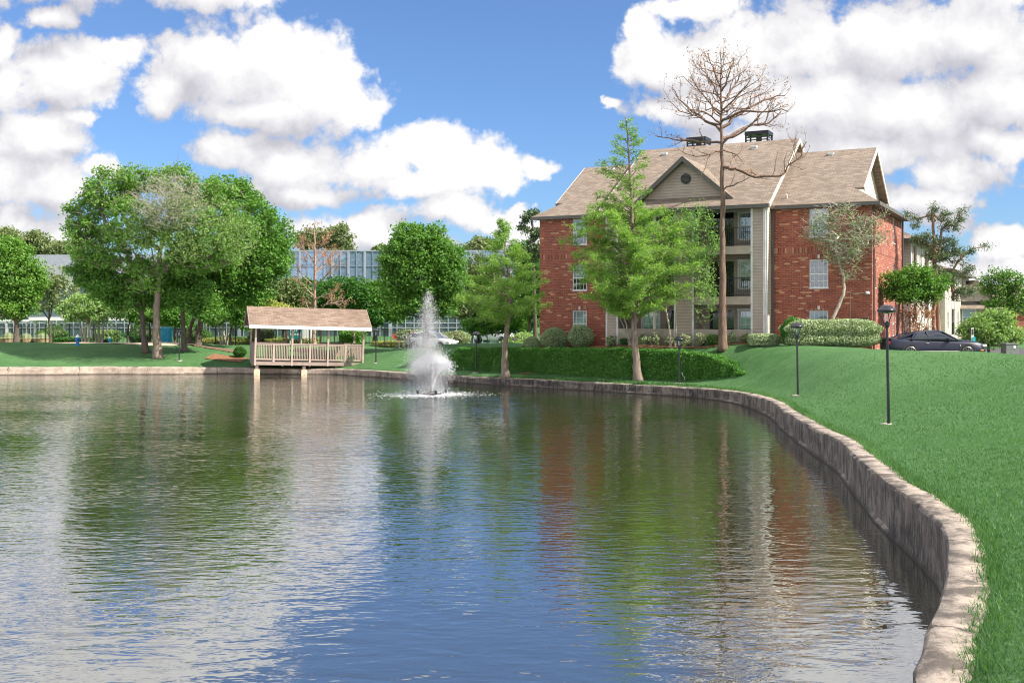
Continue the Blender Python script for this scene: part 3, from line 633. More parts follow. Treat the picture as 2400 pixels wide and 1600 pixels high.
slab([(xL,-.4,EZ),(xL,yb,EZ),(gL,yb-KG,zg),(gL,-.4+KG,zg)])
zc = rz_c(YR); cl, cr_ = x_cl-.3, x_cr+.3
slab([(cl,-1.8,EZ),(cr_,-1.8,EZ),(cr_,YR,zc),(cl,YR,zc)]); slab([(cl,2*YR+1.8,EZ),(cr_,2*YR+1.8,EZ),(cr_,YR,zc),(cl,YR,zc)])
roof = m.build('roof', 'shingle', bld)
# rakes, fascia, gutters as sub-parts of the roof
fa = MB()
fa.box(x_cr+.32, xR, -.47, -.402, EZ-.2, EZ-.01); fa.box(xL, cl-.02, -.47, -.402, EZ-.2, EZ-.01); fa.box(cl, cr_, -1.87, -1.802, EZ-.21, EZ-.01); fa.box(xR+.002, xR+.07, -.47, yb, EZ-.2, EZ-.01)
fa.box(x_cr, xR-.01, -.38, .0, EZ-.19, EZ-.15); fa.box(0, x_cl, -.38, .0, EZ-.19, EZ-.15); fa.box(cl, cr_, -1.78, -1.4, EZ-.2, EZ-.15); fa.box(x_r1, xR-.01, 0, yb-.1, EZ-.19, EZ-.15)
fa.build('gutter', 'trim_dark', roof)
def rake(mb, x0, x1, y0, z0, y1, z1, h=.2): mb.face([(x1,y0,z0),(x1,y1,z1),(x1,y1,z1-h),(x1,y0,z0-h)]); mb.face([(x0,y0,z0),(x0,y0,z0-h),(x0,y1,z1-h),(x0,y1,z1)]); mb.face([(x0,y0,z0-h),(x1,y0,z0-h),(x1,y1,z1-h),(x0,y1,z1-h)]); mb.face([(x0,y0,z0),(x0,y1,z1),(x1,y1,z1),(x1,y0,z0)])
for (x0, x1, ya, za, ybk) in ((kR, kR+.05, -.4+KG, zg, yb-KG), (cr_, cr_+.05, -1.8, EZ, 2*YR+1.8), (kL-.05, kL, -.4+KG, zg, yb-KG), (cl-.05, cl, -1.8, EZ, 2*YR+1.8)):
    zt = zr if ya > 0 else zc
    rk = MB(); rake(rk, x0, x1, ya, za-.01, YR, zt-.01, .24); rake(rk, x0, x1, ybk, za-.01, YR, zt-.01, .24); rk.build('rake_board', 'trim_cream', roof)
gw = MB(); gw.face([(gR+.02,-.4+KG,zg-.05),(gR+.02,yb-KG,zg-.05),(gR+.02,YR,zr-.14)]); gw.build('gable_wall', 'siding_cream', bld); gw = MB(); gw.face([(gL-.02,-.4+KG,zg-.05),(gL-.02,YR,zr-.14),(gL-.02,yb-KG,zg-.05)])
gw.build('gable_wall', 'siding_cream', bld)
# front pediment (dormer) with round louvre
yp = -.75
ax_, az_ = loc(1597, 369, yp); fl, fz1 = loc(1496, 474, yp); fr_, fz2 = loc(1717, 465, yp)
fz = (fz1+fz2)/2; hw = (fr_-fl)/2; ax_ = (fl+fr_)/2
d = MB(); bkz = lambda z: (z-EZ)/SL-1.8
for s in (-1, 1): d.slab([(ax_, yp-.35, az_), (ax_+s*(hw+.1), yp-.35, fz), (ax_+s*(hw+.1), bkz(fz)+.2, fz), (ax_, bkz(az_)+.2, az_)], .14)
dm = d.build('dormer_roof', 'shingle', bld)
d = MB(); d.face([(fl+.1, yp, fz-.25), (fr_-.1, yp, fz-.25), (fr_-.1, yp, fz), (ax_, yp, az_-.12), (fl+.1, yp, fz)], uv=[(fl,fz-.25),(fr_,fz-.25),(fr_,fz),(ax_,az_),(fl,fz)]); d.build('dormer_wall', 'siding_taupe', bld)
d = MB()
for s in (-1, 1):
    a, b = Vector((ax_, yp-.36, az_+.02)), Vector((ax_+s*(hw+.14), yp-.36, fz-.03))
    for (A, B) in (((a, b)),): 
        for y0 in (-.06,): d.face([A+Vector((0,y0,0)), B+Vector((0,y0,0)), B+Vector((0,y0,-.26)), A+Vector((0,y0,-.30))]); d.face([A+Vector((0,y0,-.3)), B+Vector((0,y0,-.26)), B+Vector((0,.3,-.26)), A+Vector((0,.3,-.3))]); d.face([A+Vector((0,y0,0)), A+Vector((0,.01,0)), B+Vector((0,.01,0)), B+Vector((0,y0,0))])
d.box(fl+.3, fr_-.3, yp-.06, yp-.005, fz-.24, fz-.06); d.build('dormer_trim', 'trim_dark', dm)
vx, vz = loc(1607.5, 419, yp)
d = MB(); d.tube([(vx, yp-.06, vz), (vx, yp+.02, vz)], .29, 24); v_ = d.build('round_vent', 'black_metal', bld)
d = MB(); 
for k in range(-3, 4): hh = math.sqrt(.25**2-(k*.07)**2); d.box(vx-hh, vx+hh, yp-.085, yp-.062, vz+k*.07-.012, vz+k*.07+.012)
d.build('louvre', 'trim_dark', v_)
# chimney shrouds behind the ridge, roof vents, pipe
for (pa, pb, pt, pbm) in ((1609, 1653, 323, 350), (1746, 1800, 309, 338)):
    yo = YR+1.2; xa, zt = loc(pa, pt, yo); xb, zb = loc(pb, pbm, yo); zb -= .6
    c_ = MB(); c_.box(xa-.02, xb+.02, yo-.02, yo+1.22, zt-.22, zt)
    for q in (xa, xb-.09): 
        for r_ in (yo, yo+1.1): c_.box(q, q+.09, r_, r_+.09, zb, zt-.22)
    for z_ in (zt-.42, zt-.58): c_.box(xa+.01, xb-.01, yo+.02, yo+.05, z_, z_+.07); c_.box(xb-.06, xb-.03, yo+.05, yo+1.15, z_, z_+.07)
    co_ = c_.build('chimney_shroud', 'black_metal', roof)
    c_ = MB(); c_.box(xa+.15, xb-.15, yo+.15, yo+1.0, zb, zt-.66); c_.lathe([(.18,0),(.18,.4)], 10, ((xa+xb)/2, yo+.6, zt-.7)); c_.build('flue', 'deck_under', co_)
for (px, py, r0) in ((1558, 363, 'c'), (1768, 347, 'c'), (1947, 363, 'm'), (1434, 398, 'm')):
    off = 1.8 if r0 == 'c' else .4; best = min((abs(loc(px, py, y)[1]-(EZ+SL*(y+off))), y) for y in [k*.05 for k in range(0, 110)]); y = best[1]; xq, zq = loc(px, py, y)
    c_ = MB(); c_.box(xq-.17, xq+.17, y-.16, y+.16, zq+.0, zq+.13); c_.box(xq-.14, xq+.14, y-.12, y+.3, zq-.12, zq+.0); c_.build('roof_vent', 'trim_white', roof, bevel=.02)
xq, zq = loc(1845, 466, .3); c_ = MB(); c_.tube([(xq, .3, zq-.2), (xq, .3, zq+.2), (xq-.08, .3, zq+.26)], .035, 8); c_.build('vent_pipe', 'trim_cream', roof)
# downspouts, security camera, meter box
for (px, yo, m0) in ((1797, yc-.06, 'trim_white'), (1812, -.07, 'trim_dark')):
    c_ = MB(); xq = lx(px, yo); c_.box(xq-.045, xq+.045, yo-.035, yo+.035, -.6, EZ-.15); c_.build('downspout', m0, bld)
c_ = MB(); c_.box(x_r1+.02, x_r1+.1, .25, .34, -.6, EZ-.15); c_.box(x_r1+.03, x_r1+.12, DEP-.15, DEP-.05, -.6, EZ-.15); c_.build('downspout', 'trim_dark', bld)
cx_, cz_ = loc(2034, 687, -.1)
c_ = MB(); c_.tube([(cx_-.9, -.05, cz_), (cx_-.12, -.06, cz_)], .011, 6); c_.tube([(cx_-.9, -.05, cz_), (cx_-.9, -.05, -.5)], .012, 6); cc = c_.build('camera_conduit', 'trim_taupe', bld)
c_ = MB(); c_.lathe([(.05,0),(.11,.04),(.11,.09),(.07,.13)], 12, (cx_, -.14, cz_-.06)); c_.box(cx_-.1, cx_+.04, -.2, -.03, cz_+.05, cz_+.1); c_.build('security_camera', 'white_plastic', bld)
cx_, cz_ = loc(2026, 752, -.1); c_ = MB(); c_.box(cx_-.3, cx_+.22, -.14, -.005, cz_-.35, cz_+.22); c_.build('meter_box', 'wood_dark', bld, bevel=.015)

# ------------------------------------------------------------------ the siding wing behind, on the right
def wing(label, xa, t0, t1, ez, z0, secs, setback=0.0, roof_h=2.6):
    """long wing whose lit side faces +x of the building frame; t along depth"""
    w_ = thing('apartment_wing', label, 'apartment building', BO+BN*t0+BE*xa, BRZ, 'apartment wings behind the brick building')
    L = t1-t0; W_ = 10
    mb = MB(); ops = []
    for (a, b, kind) in secs:
        for k in range(3):
            zb = ez-2.45-2.75*k+.55
            if zb < z0-1: continue
            if kind == 'w': ops.append((a, b, zb, zb+1.35))
            if kind == 'b': ops.append((a, b, zb-.5, zb+1.6))
    wallpanel(mb, (0,0), (0,L), z0-1, ez, ops); wallpanel(mb, (-W_,0), (0,0), z0-1, ez); wallpanel(mb, (0,L), (-W_,L), z0-1, ez); mb.build('wall', 'siding_cream', w_)
    for (a, b, z_, z1_) in ops:
        if z1_-z_ < 1.5: window(w_, 0, a, z_, b-a, z1_-z_, rz=R(90), cols=2, blind='half')
        else:
            q = MB(); q.box(-1.4, -.12, a, b, z_-.1, z_-.0); q.box(-1.45, -1.4, a, b, z_, z1_); q.build('balcony', 'siding_taupe', w_)
            q = MB(); q.box(-.05, .0, a, b, z_+.95, z_+1.0)
            for j in range(int((b-a)/.13)): q.box(-.035, -.015, a+.1+j*.13, a+.12+j*.13, z_, z_+.95)
            q.build('balcony_railing', 'black_metal', w_)
    q = MB()
    for (a, b, kind) in secs: q.box(.0, .06, a-.16, a-.05, z0-1, ez-.02); q.box(.0, .06, b+.05, b+.16, z0-1, ez-.02)
    q.box(.001, .062, 0, .14, z0-1, ez-.02); q.box(.001, .062, L-.14, L, z0-1, ez-.02); q.build('corner_board', 'trim_white', w_)
    r_ = MB(); hz = ez+roof_h
    r_.slab([(.6,-.5,ez),(.6,L+.5,ez),(-W_/2,L+.5-3,hz),(-W_/2,-.5+3,hz)], .15); r_.slab([(-W_-.6,-.5,ez),(-W_-.6,L+.5,ez),(-W_/2,L+.5-3,hz),(-W_/2,-.5+3,hz)], .15)
    r_.slab([(.6,-.5,ez),(-W_-.6,-.5,ez),(-W_/2,2.5,hz)], .15); r_.slab([(.6,L+.5,ez),(-W_-.6,L+.5,ez),(-W_/2,L-2.5,hz)], .15)
    ro = r_.build('roof', 'shingle', w_); q = MB(); q.box(.6, .68, -.5, L+.5, ez-.22, ez-.01); q.box(-W_-.6, .6, -.58, -.5, ez-.22, ez-.01); q.build('gutter', 'trim_dark', ro)
    return w_
wing('beige siding apartment wing with balconies directly behind the brick building at the right', 19.7, 13.5, 28, 6.6, -.3, [(1.2,3.2,'b'), (4.6,5.7,'w'), (7.5,9.8,'b'), (11.5,12.6,'w')])
wing('pale siding apartment wing farther back, partly hidden by the pine', 20.3, 28.6, 50, 5.2, -.8, [(1.5,3.0,'w'), (5,7.6,'b'), (10,11.5,'w'), (14,16.5,'b'), (18.4,19.8,'w')], roof_h=1.6)
# gabled house far right
D = 92; hx0, hx1 = (2236-1200)/FPX*D, (2470-1200)/FPX*D
hs = thing('gabled_house', 'taupe gabled apartment house with red brick lower corner at the far right', 'house', (hx0, D, 0), R(-6))
Lh = hx1-hx0; zof = lambda py: CZ-(py-HY)*D/FPX; xo = lambda px: (px-2236)/FPX*D
q = MB(); wallpanel(q, (0,0), (xo(2362),0), -.5, zof(720), [(xo(2256),xo(2284),zof(762),zof(724))]); wallpanel(q, (0,9), (0,0), -.5, zof(720)); wallpanel(q, (xo(2362),0), (xo(2362),1.6), -.5, zof(720))
q.face([(0,0,zof(706)),(xo(2335),0,zof(706)),(xo(2283),0,zof(676))]); q.build('wall', 'stucco', hs)
window(hs, xo(2256), 0, zof(762), xo(2284)-xo(2256), zof(724)-zof(762), cols=1, blind='all', trim=.08)
q = MB(); wallpanel(q, (xo(2372),-.4), (Lh,-.4), -.5, zof(722)); wallpanel(q, (xo(2372),1.5), (xo(2372),-.4), -.5, zof(722)); q.build('brick_wall', 'brick', hs)
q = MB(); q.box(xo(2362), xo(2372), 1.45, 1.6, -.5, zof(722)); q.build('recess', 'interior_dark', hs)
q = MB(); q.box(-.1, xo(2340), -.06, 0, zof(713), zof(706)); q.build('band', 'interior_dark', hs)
q = MB(); q.slab([(-.5,-.7,zof(722)),(Lh+.5,-.7,zof(722)),(Lh+.5,.3,zof(711)),(-.5,.3,zof(711))], .12)
q.slab([(-.4,.2,zof(712)),(Lh+4,.2,zof(712)),(Lh,6,zof(664)),(xo(2290),6,zof(664))], .12); q.slab([(-.4,.2,zof(712)),(-.4,12,zof(712)),(xo(2290),6,zof(664))], .12)
q.slab([(xo(2283),-.3,zof(672)),(-.4,-.3,zof(706)),(-.4,5,zof(706)),(xo(2283),5,zof(672))], .12); q.slab([(xo(2283),-.3,zof(672)),(xo(2342),-.3,zof(708)),(xo(2342),5,zof(708)),(xo(2283),5,zof(672))], .12)
hr = q.build('roof', 'shingle', hs)
q = MB(); q.slab([(xo(2312),3,zof(654)),(xo(2262),3,zof(702)),(xo(2262),10,zof(702)),(xo(2312),10,zof(654))], .12); q.slab([(xo(2312),3,zof(654)),(xo(2410),3,zof(715)),(xo(2410),10,zof(715)),(xo(2312),10,zof(654))], .12); q.build('rear_gable_roof', 'shingle', hs)
q = MB(); q.face([(xo(2266),3.1,zof(703)),(xo(2404),3.1,zof(716)),(xo(2312),3.1,zof(657))]); q.build('rear_gable_wall', 'stucco', hs)
q = MB(); q.box(xo(2305), xo(2314), 3.0, 3.09, zof(680), zof(668)); q.build('attic_vent', 'interior_dark', hs)

# ------------------------------------------------------------------ office block behind the trees
D = 126; zo = lambda py: CZ-(py-HY)*D/FPX; xo = lambda px: (px-1200)/FPX*D
of = thing('office_building', 'long two-storey mirror-glass office building behind the trees', 'office building', (0, D, 0))
q = MB(); q.box(xo(-120), xo(1215), 1.0, 22, .0, zo(590)-.3); q.build('core', 'office_wall', of)
q = MB(); q.box(xo(640), xo(1215), 0, .9, zo(660), zo(589)); q.build('upper_glass', 'office_glass', of)
q = MB(); q.box(xo(-120), xo(640), 1.5, 2.4, zo(625)-2, zo(597)); lv = q.build('louvre_wall', 'office_wall', of)
q = MB(); 
for k in range(9): q.box(xo(-120), xo(640), 1.35, 1.49, zo(625)+k*.17, zo(625)+k*.17+.05)
for px in range(-100, 640, 22): q.box(xo(px), xo(px)+.1, 1.3, 1.48, zo(625)-.1, zo(597))
q.build('louvre_blade', 'office_dark', lv)
q = MB(); q.box(xo(640), xo(1216), -.12, .95, zo(589)+.002, zo(589)+.14)
for i, px in enumerate(range(646, 1215, 19)): q.box(xo(px)-(.13 if i % 2 else .02), xo(px)+(.13 if i % 2 else .02), -.1, -.002, zo(660), zo(589))
q.box(xo(640), xo(1215), -.08, -.003, zo(624)-.02, zo(624)+.02); q.build('mullion', 'light_metal', of)
q = MB(); q.box(xo(-120), xo(1215), -.6, .95, zo(668), zo(661)); q.build('canopy_band', 'office_wall', of)
q = MB(); q.box(xo(-120), xo(1215), .3, .4, .2, zo(740)); q.box(xo(-120), xo(1215), .3, .98, zo(740)+.01, zo(669)); q.build('ground_floor_glass', 'office_glass_low', of)
q = MB()
for i, px in enumerate(range(-110, 1215, 20)): q.box(xo(px)-.05, xo(px)+.05, .2, .29, .2, zo(742))
for z in (zo(742), zo(757), zo(768)): q.box(xo(-120), xo(1215), .21, .3, z-.05, z+.05)
for px in (874, 915, 560, 600, 480, 440): q.box(xo(px)-.2, xo(px)+.2, .0, .19, .2, zo(740))
q.build('ground_floor_mullion', 'light_metal', of)
# white loggia / entrance frame at far left
lg = thing('entrance_canopy', 'low white flat canopy on slim posts at the far left behind the fence', 'canopy', (0, 112, 0))
D = 112; zo = lambda py: CZ-(py-HY)*D/FPX; xo = lambda px: (px-1200)/FPX*D
q = MB(); q.box(xo(70), xo(300), -.3, 3, zo(751), zo(744)); q.box(xo(-60), xo(75), .5, 3, zo(754), zo(750)); q.build('canopy_roof', 'trim_white', lg)
for px in (9, 33, 56, 77, 101, 113, 132, 146, 200, 255, 297):
    q = MB(); q.box(xo(px)-.09-(.12 if px in (77, 132, 146) else 0), xo(px)+.09, .6, .8, .6, zo(752)); q.build('post', 'trim_white' if px not in (132,146) else 'trim_cream', lg)
# ------------------------------------------------------------------ pavilion over the water
GT = R(19)
GX, GY = (588-1200)/FPX*69.3, 69.3
GL, GWd = 7.2, 3.5
gaz = thing('pond_pavilion', 'taupe timber lookout pavilion with pink shingle gable roof built out over the pond', 'pavilion', (GX+.25, GY, 0), rot=(0, R(1.7), GT))
zd, zrail, zeave = .95, 2.17, 3.42
q = MB(); q.box(0, GL, 0, GWd, zd-.12, zd-.02); q.box(-.03, GL+.03, -.04, -.002, zd-.24, zd-.02); q.box(-.03, GL+.03, GWd, GWd+.04, zd-.24, zd-.02); q.box(-.04, -.0, 0, GWd, zd-.24, zd-.02); q.box(GL, GL+.04, 0, GWd, zd-.24, zd-.02)
for k in range(5): q.box(GL*k/4-.04*(k > 0), GL*k/4+.04, .02, GWd-.02, zd-.32, zd-.12)
q.build('deck', 'wood_taupe', gaz)
posts = [GL*k/3 for k in range(4)]
for side, y in ((0, .0), (1, GWd-.1)):
    for x in posts:
        p_ = MB(); p_.box(x-.06, x+.06, y-.01-.05*(side == 0), y+.09, zd-.26 if side == 0 else zd-.02, zeave+.02); p_.build('post', 'wood_light', gaz)
for y in (0.02, GWd-.06):
    for k in range(3):
        a, b = posts[k]+.065, posts[k+1]-.065
        if y > 1 and k == 1: continue
        r_ = MB(); r_.box(a, b, y-.03, y+.07, zrail-.05, zrail); r_.box(a, b, y, y+.045, zrail-.13, zrail-.052); r_.box(a, b, y, y+.045, zd+.1, zd+.18)
        n = 21
        for j in range(1, n): xx = a+(b-a)*j/n; r_.box(xx-.018, xx+.018, y+.005, y+.04, zd+.18, zrail-.13)
        r_.box((a+b)/2-.07, (a+b)/2+.07, y-.045, y-.004, zd-.2, zrail-.055)
        r_.build('railing', 'wood_light', gaz)
for x in (.0, GL):
    r_ = MB(); r_.box(x-.03, x+.03, .1, GWd-.12, zd-.02, zrail-.05) if x == 0 else [r_.box(x-.02, x+.02, .12+k*.13, .155+k*.13, zd+.1, zrail-.05) for k in range(25)]
    r_.box(x-.05, x+.05, .08, GWd-.1, zrail-.048, zrail); r_.build('end_railing', 'wood_taupe', gaz)
r_ = MB(); zrdg = zeave+1.18; oh = .42
def gsl(s): 
    y0 = -oh if s < 0 else GWd+oh
    return [(-.45,y0,zeave-.08),(GL+.45,y0,zeave-.08),(GL+.45,GWd/2,zrdg),(-.45,GWd/2,zrdg)]
r_.slab(gsl(-1), .09); r_.slab(gsl(1), .09); gr_ = r_.build('roof', 'shingle_pink', gaz)
f_ = MB(); f_.box(-.47, GL+.47, -oh-.04, -oh, zeave-.28, zeave-.06); f_.box(-.47, GL+.47, GWd+oh, GWd+oh+.04, zeave-.28, zeave-.06); 
r2_ = MB()
for x in (-.5, GL+.455):
    for s in (-1, 1):
        y0 = -oh if s < 0 else GWd+oh
        rake(r2_, x, x+.045, y0, zeave-.07, GWd/2, zrdg+.01, .18)
f_.build('fascia', 'trim_white', gr_)
r2_.build('rake_board', 'wood_taupe', gr_)
f_ = MB(); f_.box(-.02, GL+.02, -.03, .12, zeave-.2, zeave+.02); f_.box(-.02, GL+.02, GWd-.13, GWd+.02, zeave-.2, zeave+.02)
for x in (0, GL): f_.face([(x,-.0,zeave),(x,GWd,zeave),(x,GWd/2,zrdg-.12)]); f_.box(x-.04, x+.04, .12, GWd-.13, zeave-.18, zeave)
f_.build('roof_beams', 'wood_dark', gaz)
for k, x in enumerate((.14, 3.25, 6.9)):
    for y in (.12, GWd-.4):
        if k == 2 and y < 1: pass
        p_ = MB(); p_.box(x-.1, x+.1, y, y+.2, .0, zd-.3); po = p_.build('support_post', 'wood_light', gaz)
        p_ = MB(); p_.box(x-.18, x+.2, y-.08, y+.28, -.9, .42 if k < 2 else .5); p_.build('pile', 'concrete_pile', po)
bn = thing('bench', 'low pale bench standing on the pavilion deck', 'bench', gaz.matrix_basis @ Vector((2.9, 2.2, zd)), rot=(0, R(1.7), GT))
q = MB(); q.box(0, 1.5, 0, .4, .42, .47); q.build('seat', 'wood_light', bn)
for x in (.08, 1.34):
    q = MB(); q.box(x, x+.08, .04, .36, 0, .418); q.build('leg', 'wood_light', bn)
q = MB(); q.box(0, 1.5, .38, .42, .55, .85); q.build('backrest', 'wood_light', bn)

# ------------------------------------------------------------------ fountain
fx, fy = FOUNT; rs = np.random.RandomState(11)
ft = thing('fountain', 'floating pond fountain throwing a tall white plume', 'fountain', (fx, fy, 0))
q = MB(); q.lathe([(.15,-.1),(.42,-.02),(.5,.03),(.42,.07),(.2,.09),(.12,.16)], 24); q.build('float', 'car_plastic', ft, smooth=False)
for k in range(4):
    a = k*math.pi/2+.35; q = MB(); c0 = (math.cos(a)*.75, math.sin(a)*.75)
    q.tube([(c0[0]*.5, c0[1]*.5, .05), (c0[0], c0[1], .08)], .02, 6); q.lathe([(.05,0),(.07,.05),(.08,.2)], 8, (c0[0], c0[1], .05)); q.build('lamp', 'black_metal', ft)
def drops(pos, size, name, parent, mat='spray', stretch=None):
    n = len(pos); t4 = np.array([(1,1,1),(1,-1,-1),(-1,1,-1),(-1,-1,1)])*.6
    v = pos[:, None, :]+t4[None]*size[:, None, None]
    if stretch is not None: v[:, 0] += stretch*size[:, None]*2.5; v[:, 3] -= stretch*size[:, None]*2.5
    i = np.arange(n)[:, None]*4
    f = np.concatenate([i+np.array(t) for t in ((0,1,2),(0,2,3),(0,3,1),(1,3,2))])
    return npmesh(name, v.reshape(-1, 3), f, mat, parent)
def traj(n, v0, ang, azi, tj, jit):
    """ballistic drops: launch speed, elevation, azimuth"""
    x = v0*np.cos(ang)*tj; z = v0*np.sin(ang)*tj-4.9*tj**2+.15
    p = np.stack([x*np.cos(azi), x*np.sin(azi), z], 1)+rs.randn(n, 3)*jit[:, None]
    vel = np.stack([v0*np.cos(ang)*np.cos(azi), v0*np.cos(ang)*np.sin(azi), v0*np.sin(ang)-9.8*tj], 1); vel /= np.linalg.norm(vel, axis=1)[:, None]
    return p, vel
wind = lambda p, k: p+np.stack([-(np.clip(p[:,2],0,9)**1.1)*k, 0*p[:,0], 0*p[:,0]], 1)*rs.rand(len(p))[:, None]
# central plume
n = 15000; t = rs.rand(n)**.85*1.35; v0 = 9.2+rs.randn(n)*.75; ang = R(90)-np.abs(rs.randn(n))*R(2.6); az = rs.rand(n)*6.283
hh = 5.35*(1-rs.rand(n)**.62); sg_ = .05+.155*(5.35-hh)*np.where(hh > 2.8, 1, .55); cl_ = 1+.25*np.sin(hh*9+rs.randn(n)*.4)
p = np.stack([rs.randn(n)*sg_*cl_-.05*(hh-2).clip(0)-.22*rs.rand(n)**2*(5.3-hh)*(hh > 1), rs.randn(n)*sg_, hh], 1); ve = np.stack([0*hh, 0*hh, 1+0*hh], 1); k = (p[:,2] > 0)&(rs.rand(n) < .95); drops(p[k], (.004+.008*rs.rand(n)**1.5)[k], 'plume', ft, stretch=ve[k])
# outer cone of jets
n = 12000; t = .02+rs.rand(n)*.82; nj = 22; az = (rs.randint(0, nj, n)+rs.randn(n)*.16)*2*math.pi/nj; v0 = 5.5+rs.randn(n)*.2; ang = R(77)+rs.randn(n)*R(2.2)
p, ve = traj(n, v0, ang, az, t, .008+.10*np.clip(t-.4, 0, 1)); k = p[:,2] > 0; drops(p[k], (.008+.012*rs.rand(n))[k], 'jet_cone', ft, stretch=ve[k])
n = 26000; t = rs.rand(n)**.8*.50; az = rs.rand(n)*6.283; v0 = 5.6+rs.randn(n)*.5; ang = R(73)+rs.rand(n)*R(14)
p, ve = traj(n, v0, ang, az, t, .012+.03*t); k = p[:,2] > 0; drops(p[k], (.008+.009*rs.rand(n))[k], 'jet_core', ft, stretch=ve[k])
# falling spray, drifting left
n = 12000; p = np.stack([rs.randn(n)*.5-.25, rs.randn(n)*.42, .05+rs.rand(n)**.8*3.0], 1); p[:,0] -= .12*p[:,2]+.2*rs.rand(n)*p[:,2]; kk = rs.rand(n) < np.exp(-(p[:,0]**2+p[:,1]**2)/(2.0))*.9+.10
drops(p[kk], (.005+.009*rs.rand(n)**2)[kk], 'falling_spray', ft)
# mist: small closed volume
bpy_me = bpy.data.meshes.new('mist'); import bmesh
b_ = bmesh.new(); bmesh.ops.create_icosphere(b_, subdivisions=3, radius=1); b_.to_mesh(bpy_me); b_.free()
mi_ = link('mist', bpy_me, 'mist', ft); mi_.location = (-.3, 0, 1.35); mi_.scale = (1.25, 1.2, 2.0)
mi2 = bpy.data.objects.new('mist', bpy_me); COL.objects.link(mi2); mi2.parent = ft; mi2.location = (-.15, 0, 3.1); mi2.scale = (.7, .6, 2.6)
# foam flecks on the water
n = 5000; r = np.abs(rs.randn(n))*1.0+.15; a = rs.rand(n)*6.283; p = np.stack([r*np.cos(a)*1.25-.1, r*np.sin(a), np.full(n, .004)], 1); sz = .02+.04*rs.rand(n)**2
t6 = np.array([(math.cos(k*1.047), math.sin(k*1.047)*.7) for k in range(6)]); v = np.zeros((n, 6, 3)); v[:, :, :2] = p[:, None, :2]+t6[None]*sz[:, None, None]; v[:, :, 2] = .006+.004*rs.rand(n)[:, None]
npmesh('foam', v.reshape(-1, 3), np.arange(n*6).reshape(n, 6), 'foam', ft)

# ------------------------------------------------------------------ lamps
def lamp(label, px, py, D, H, lean=0.0):
    Dm = march(px, py, D-8, D+12); H = H*Dm/D if Dm else H; D = Dm or D
    p = Wp(px, py, D); g_ = gz(p.x, p.y)
    t = thing('lamp_post', label, 'lamp', (p.x, p.y, g_-.02), rot=(0, -lean, random.random()), group='black garden lamps around the pond')
    hd = H-.62
    q = MB(); q.tube([(0,0,-.1),(0,0,hd)], [.046,.036], 12); q.tube([(0,0,hd-.05),(0,0,hd+.02)], [.05,.075], 12); q.build('pole', 'lamp_black', t, smooth=False)
    q = MB(); q.box(-.17, .17, -.17, .17, -.04, .035); q.build('base', 'pad_concrete', t, bevel=.01)
    q = MB(); q.lathe([(.045,hd-.02),(.085,hd+.03),(.085,hd+.10),(.06,hd+.12)], 12); q.build('socket', 'lamp_black', t)
    for k in range(3):
        a = k*2.094+.3; c, s_ = math.cos(a), math.sin(a); q = MB()
        q.tube([(c*.07,s_*.07,hd+.06),(c*.12,s_*.12,hd+.2),(c*.205,s_*.205,hd+.35),(c*.225,s_*.225,hd+.42)], .014, 6); q.build('arm', 'lamp_black', t)
    q = MB(); q.lathe([(.20,hd+.40),(.235,hd+.405),(.262,hd+.44),(.262,hd+.475),(.235,hd+.505),(.19,hd+.52),(.165,hd+.575),(.10,hd+.60),(.02,hd+.61)], 28); q.build('lamp_cap', 'lamp_black', t, smooth=True)
    q = MB(); q.lathe([(.02,hd+.12),(.04,hd+.14),(.045,hd+.36),(.18,hd+.399)], 12); q.build('glass_tube', 'glass', t)
    return t
random.seed(5)
lamp('tallest nearest black garden lamp on the grass slope at the right', 2083, 993, 27.2, 3.12, R(1.8))
lamp('black garden lamp on the slope in front of the variegated hedge', 1870, 927, 42.7, 3.0, R(1.6))
lamp('black garden lamp in front of the tapered end of the bank hedge', 1592, 898, 53.9, 2.45)
lamp('black garden lamp between the fountain and the cypress with the hedge behind', 1116, 873, 63, 2.5)
lamp('black garden lamp on the bank just right of the pavilion', 881, 850, 70, 2.35)
lamp('black garden lamp under the big tree on the left bank', 420, 845, 72.0, 2.2)

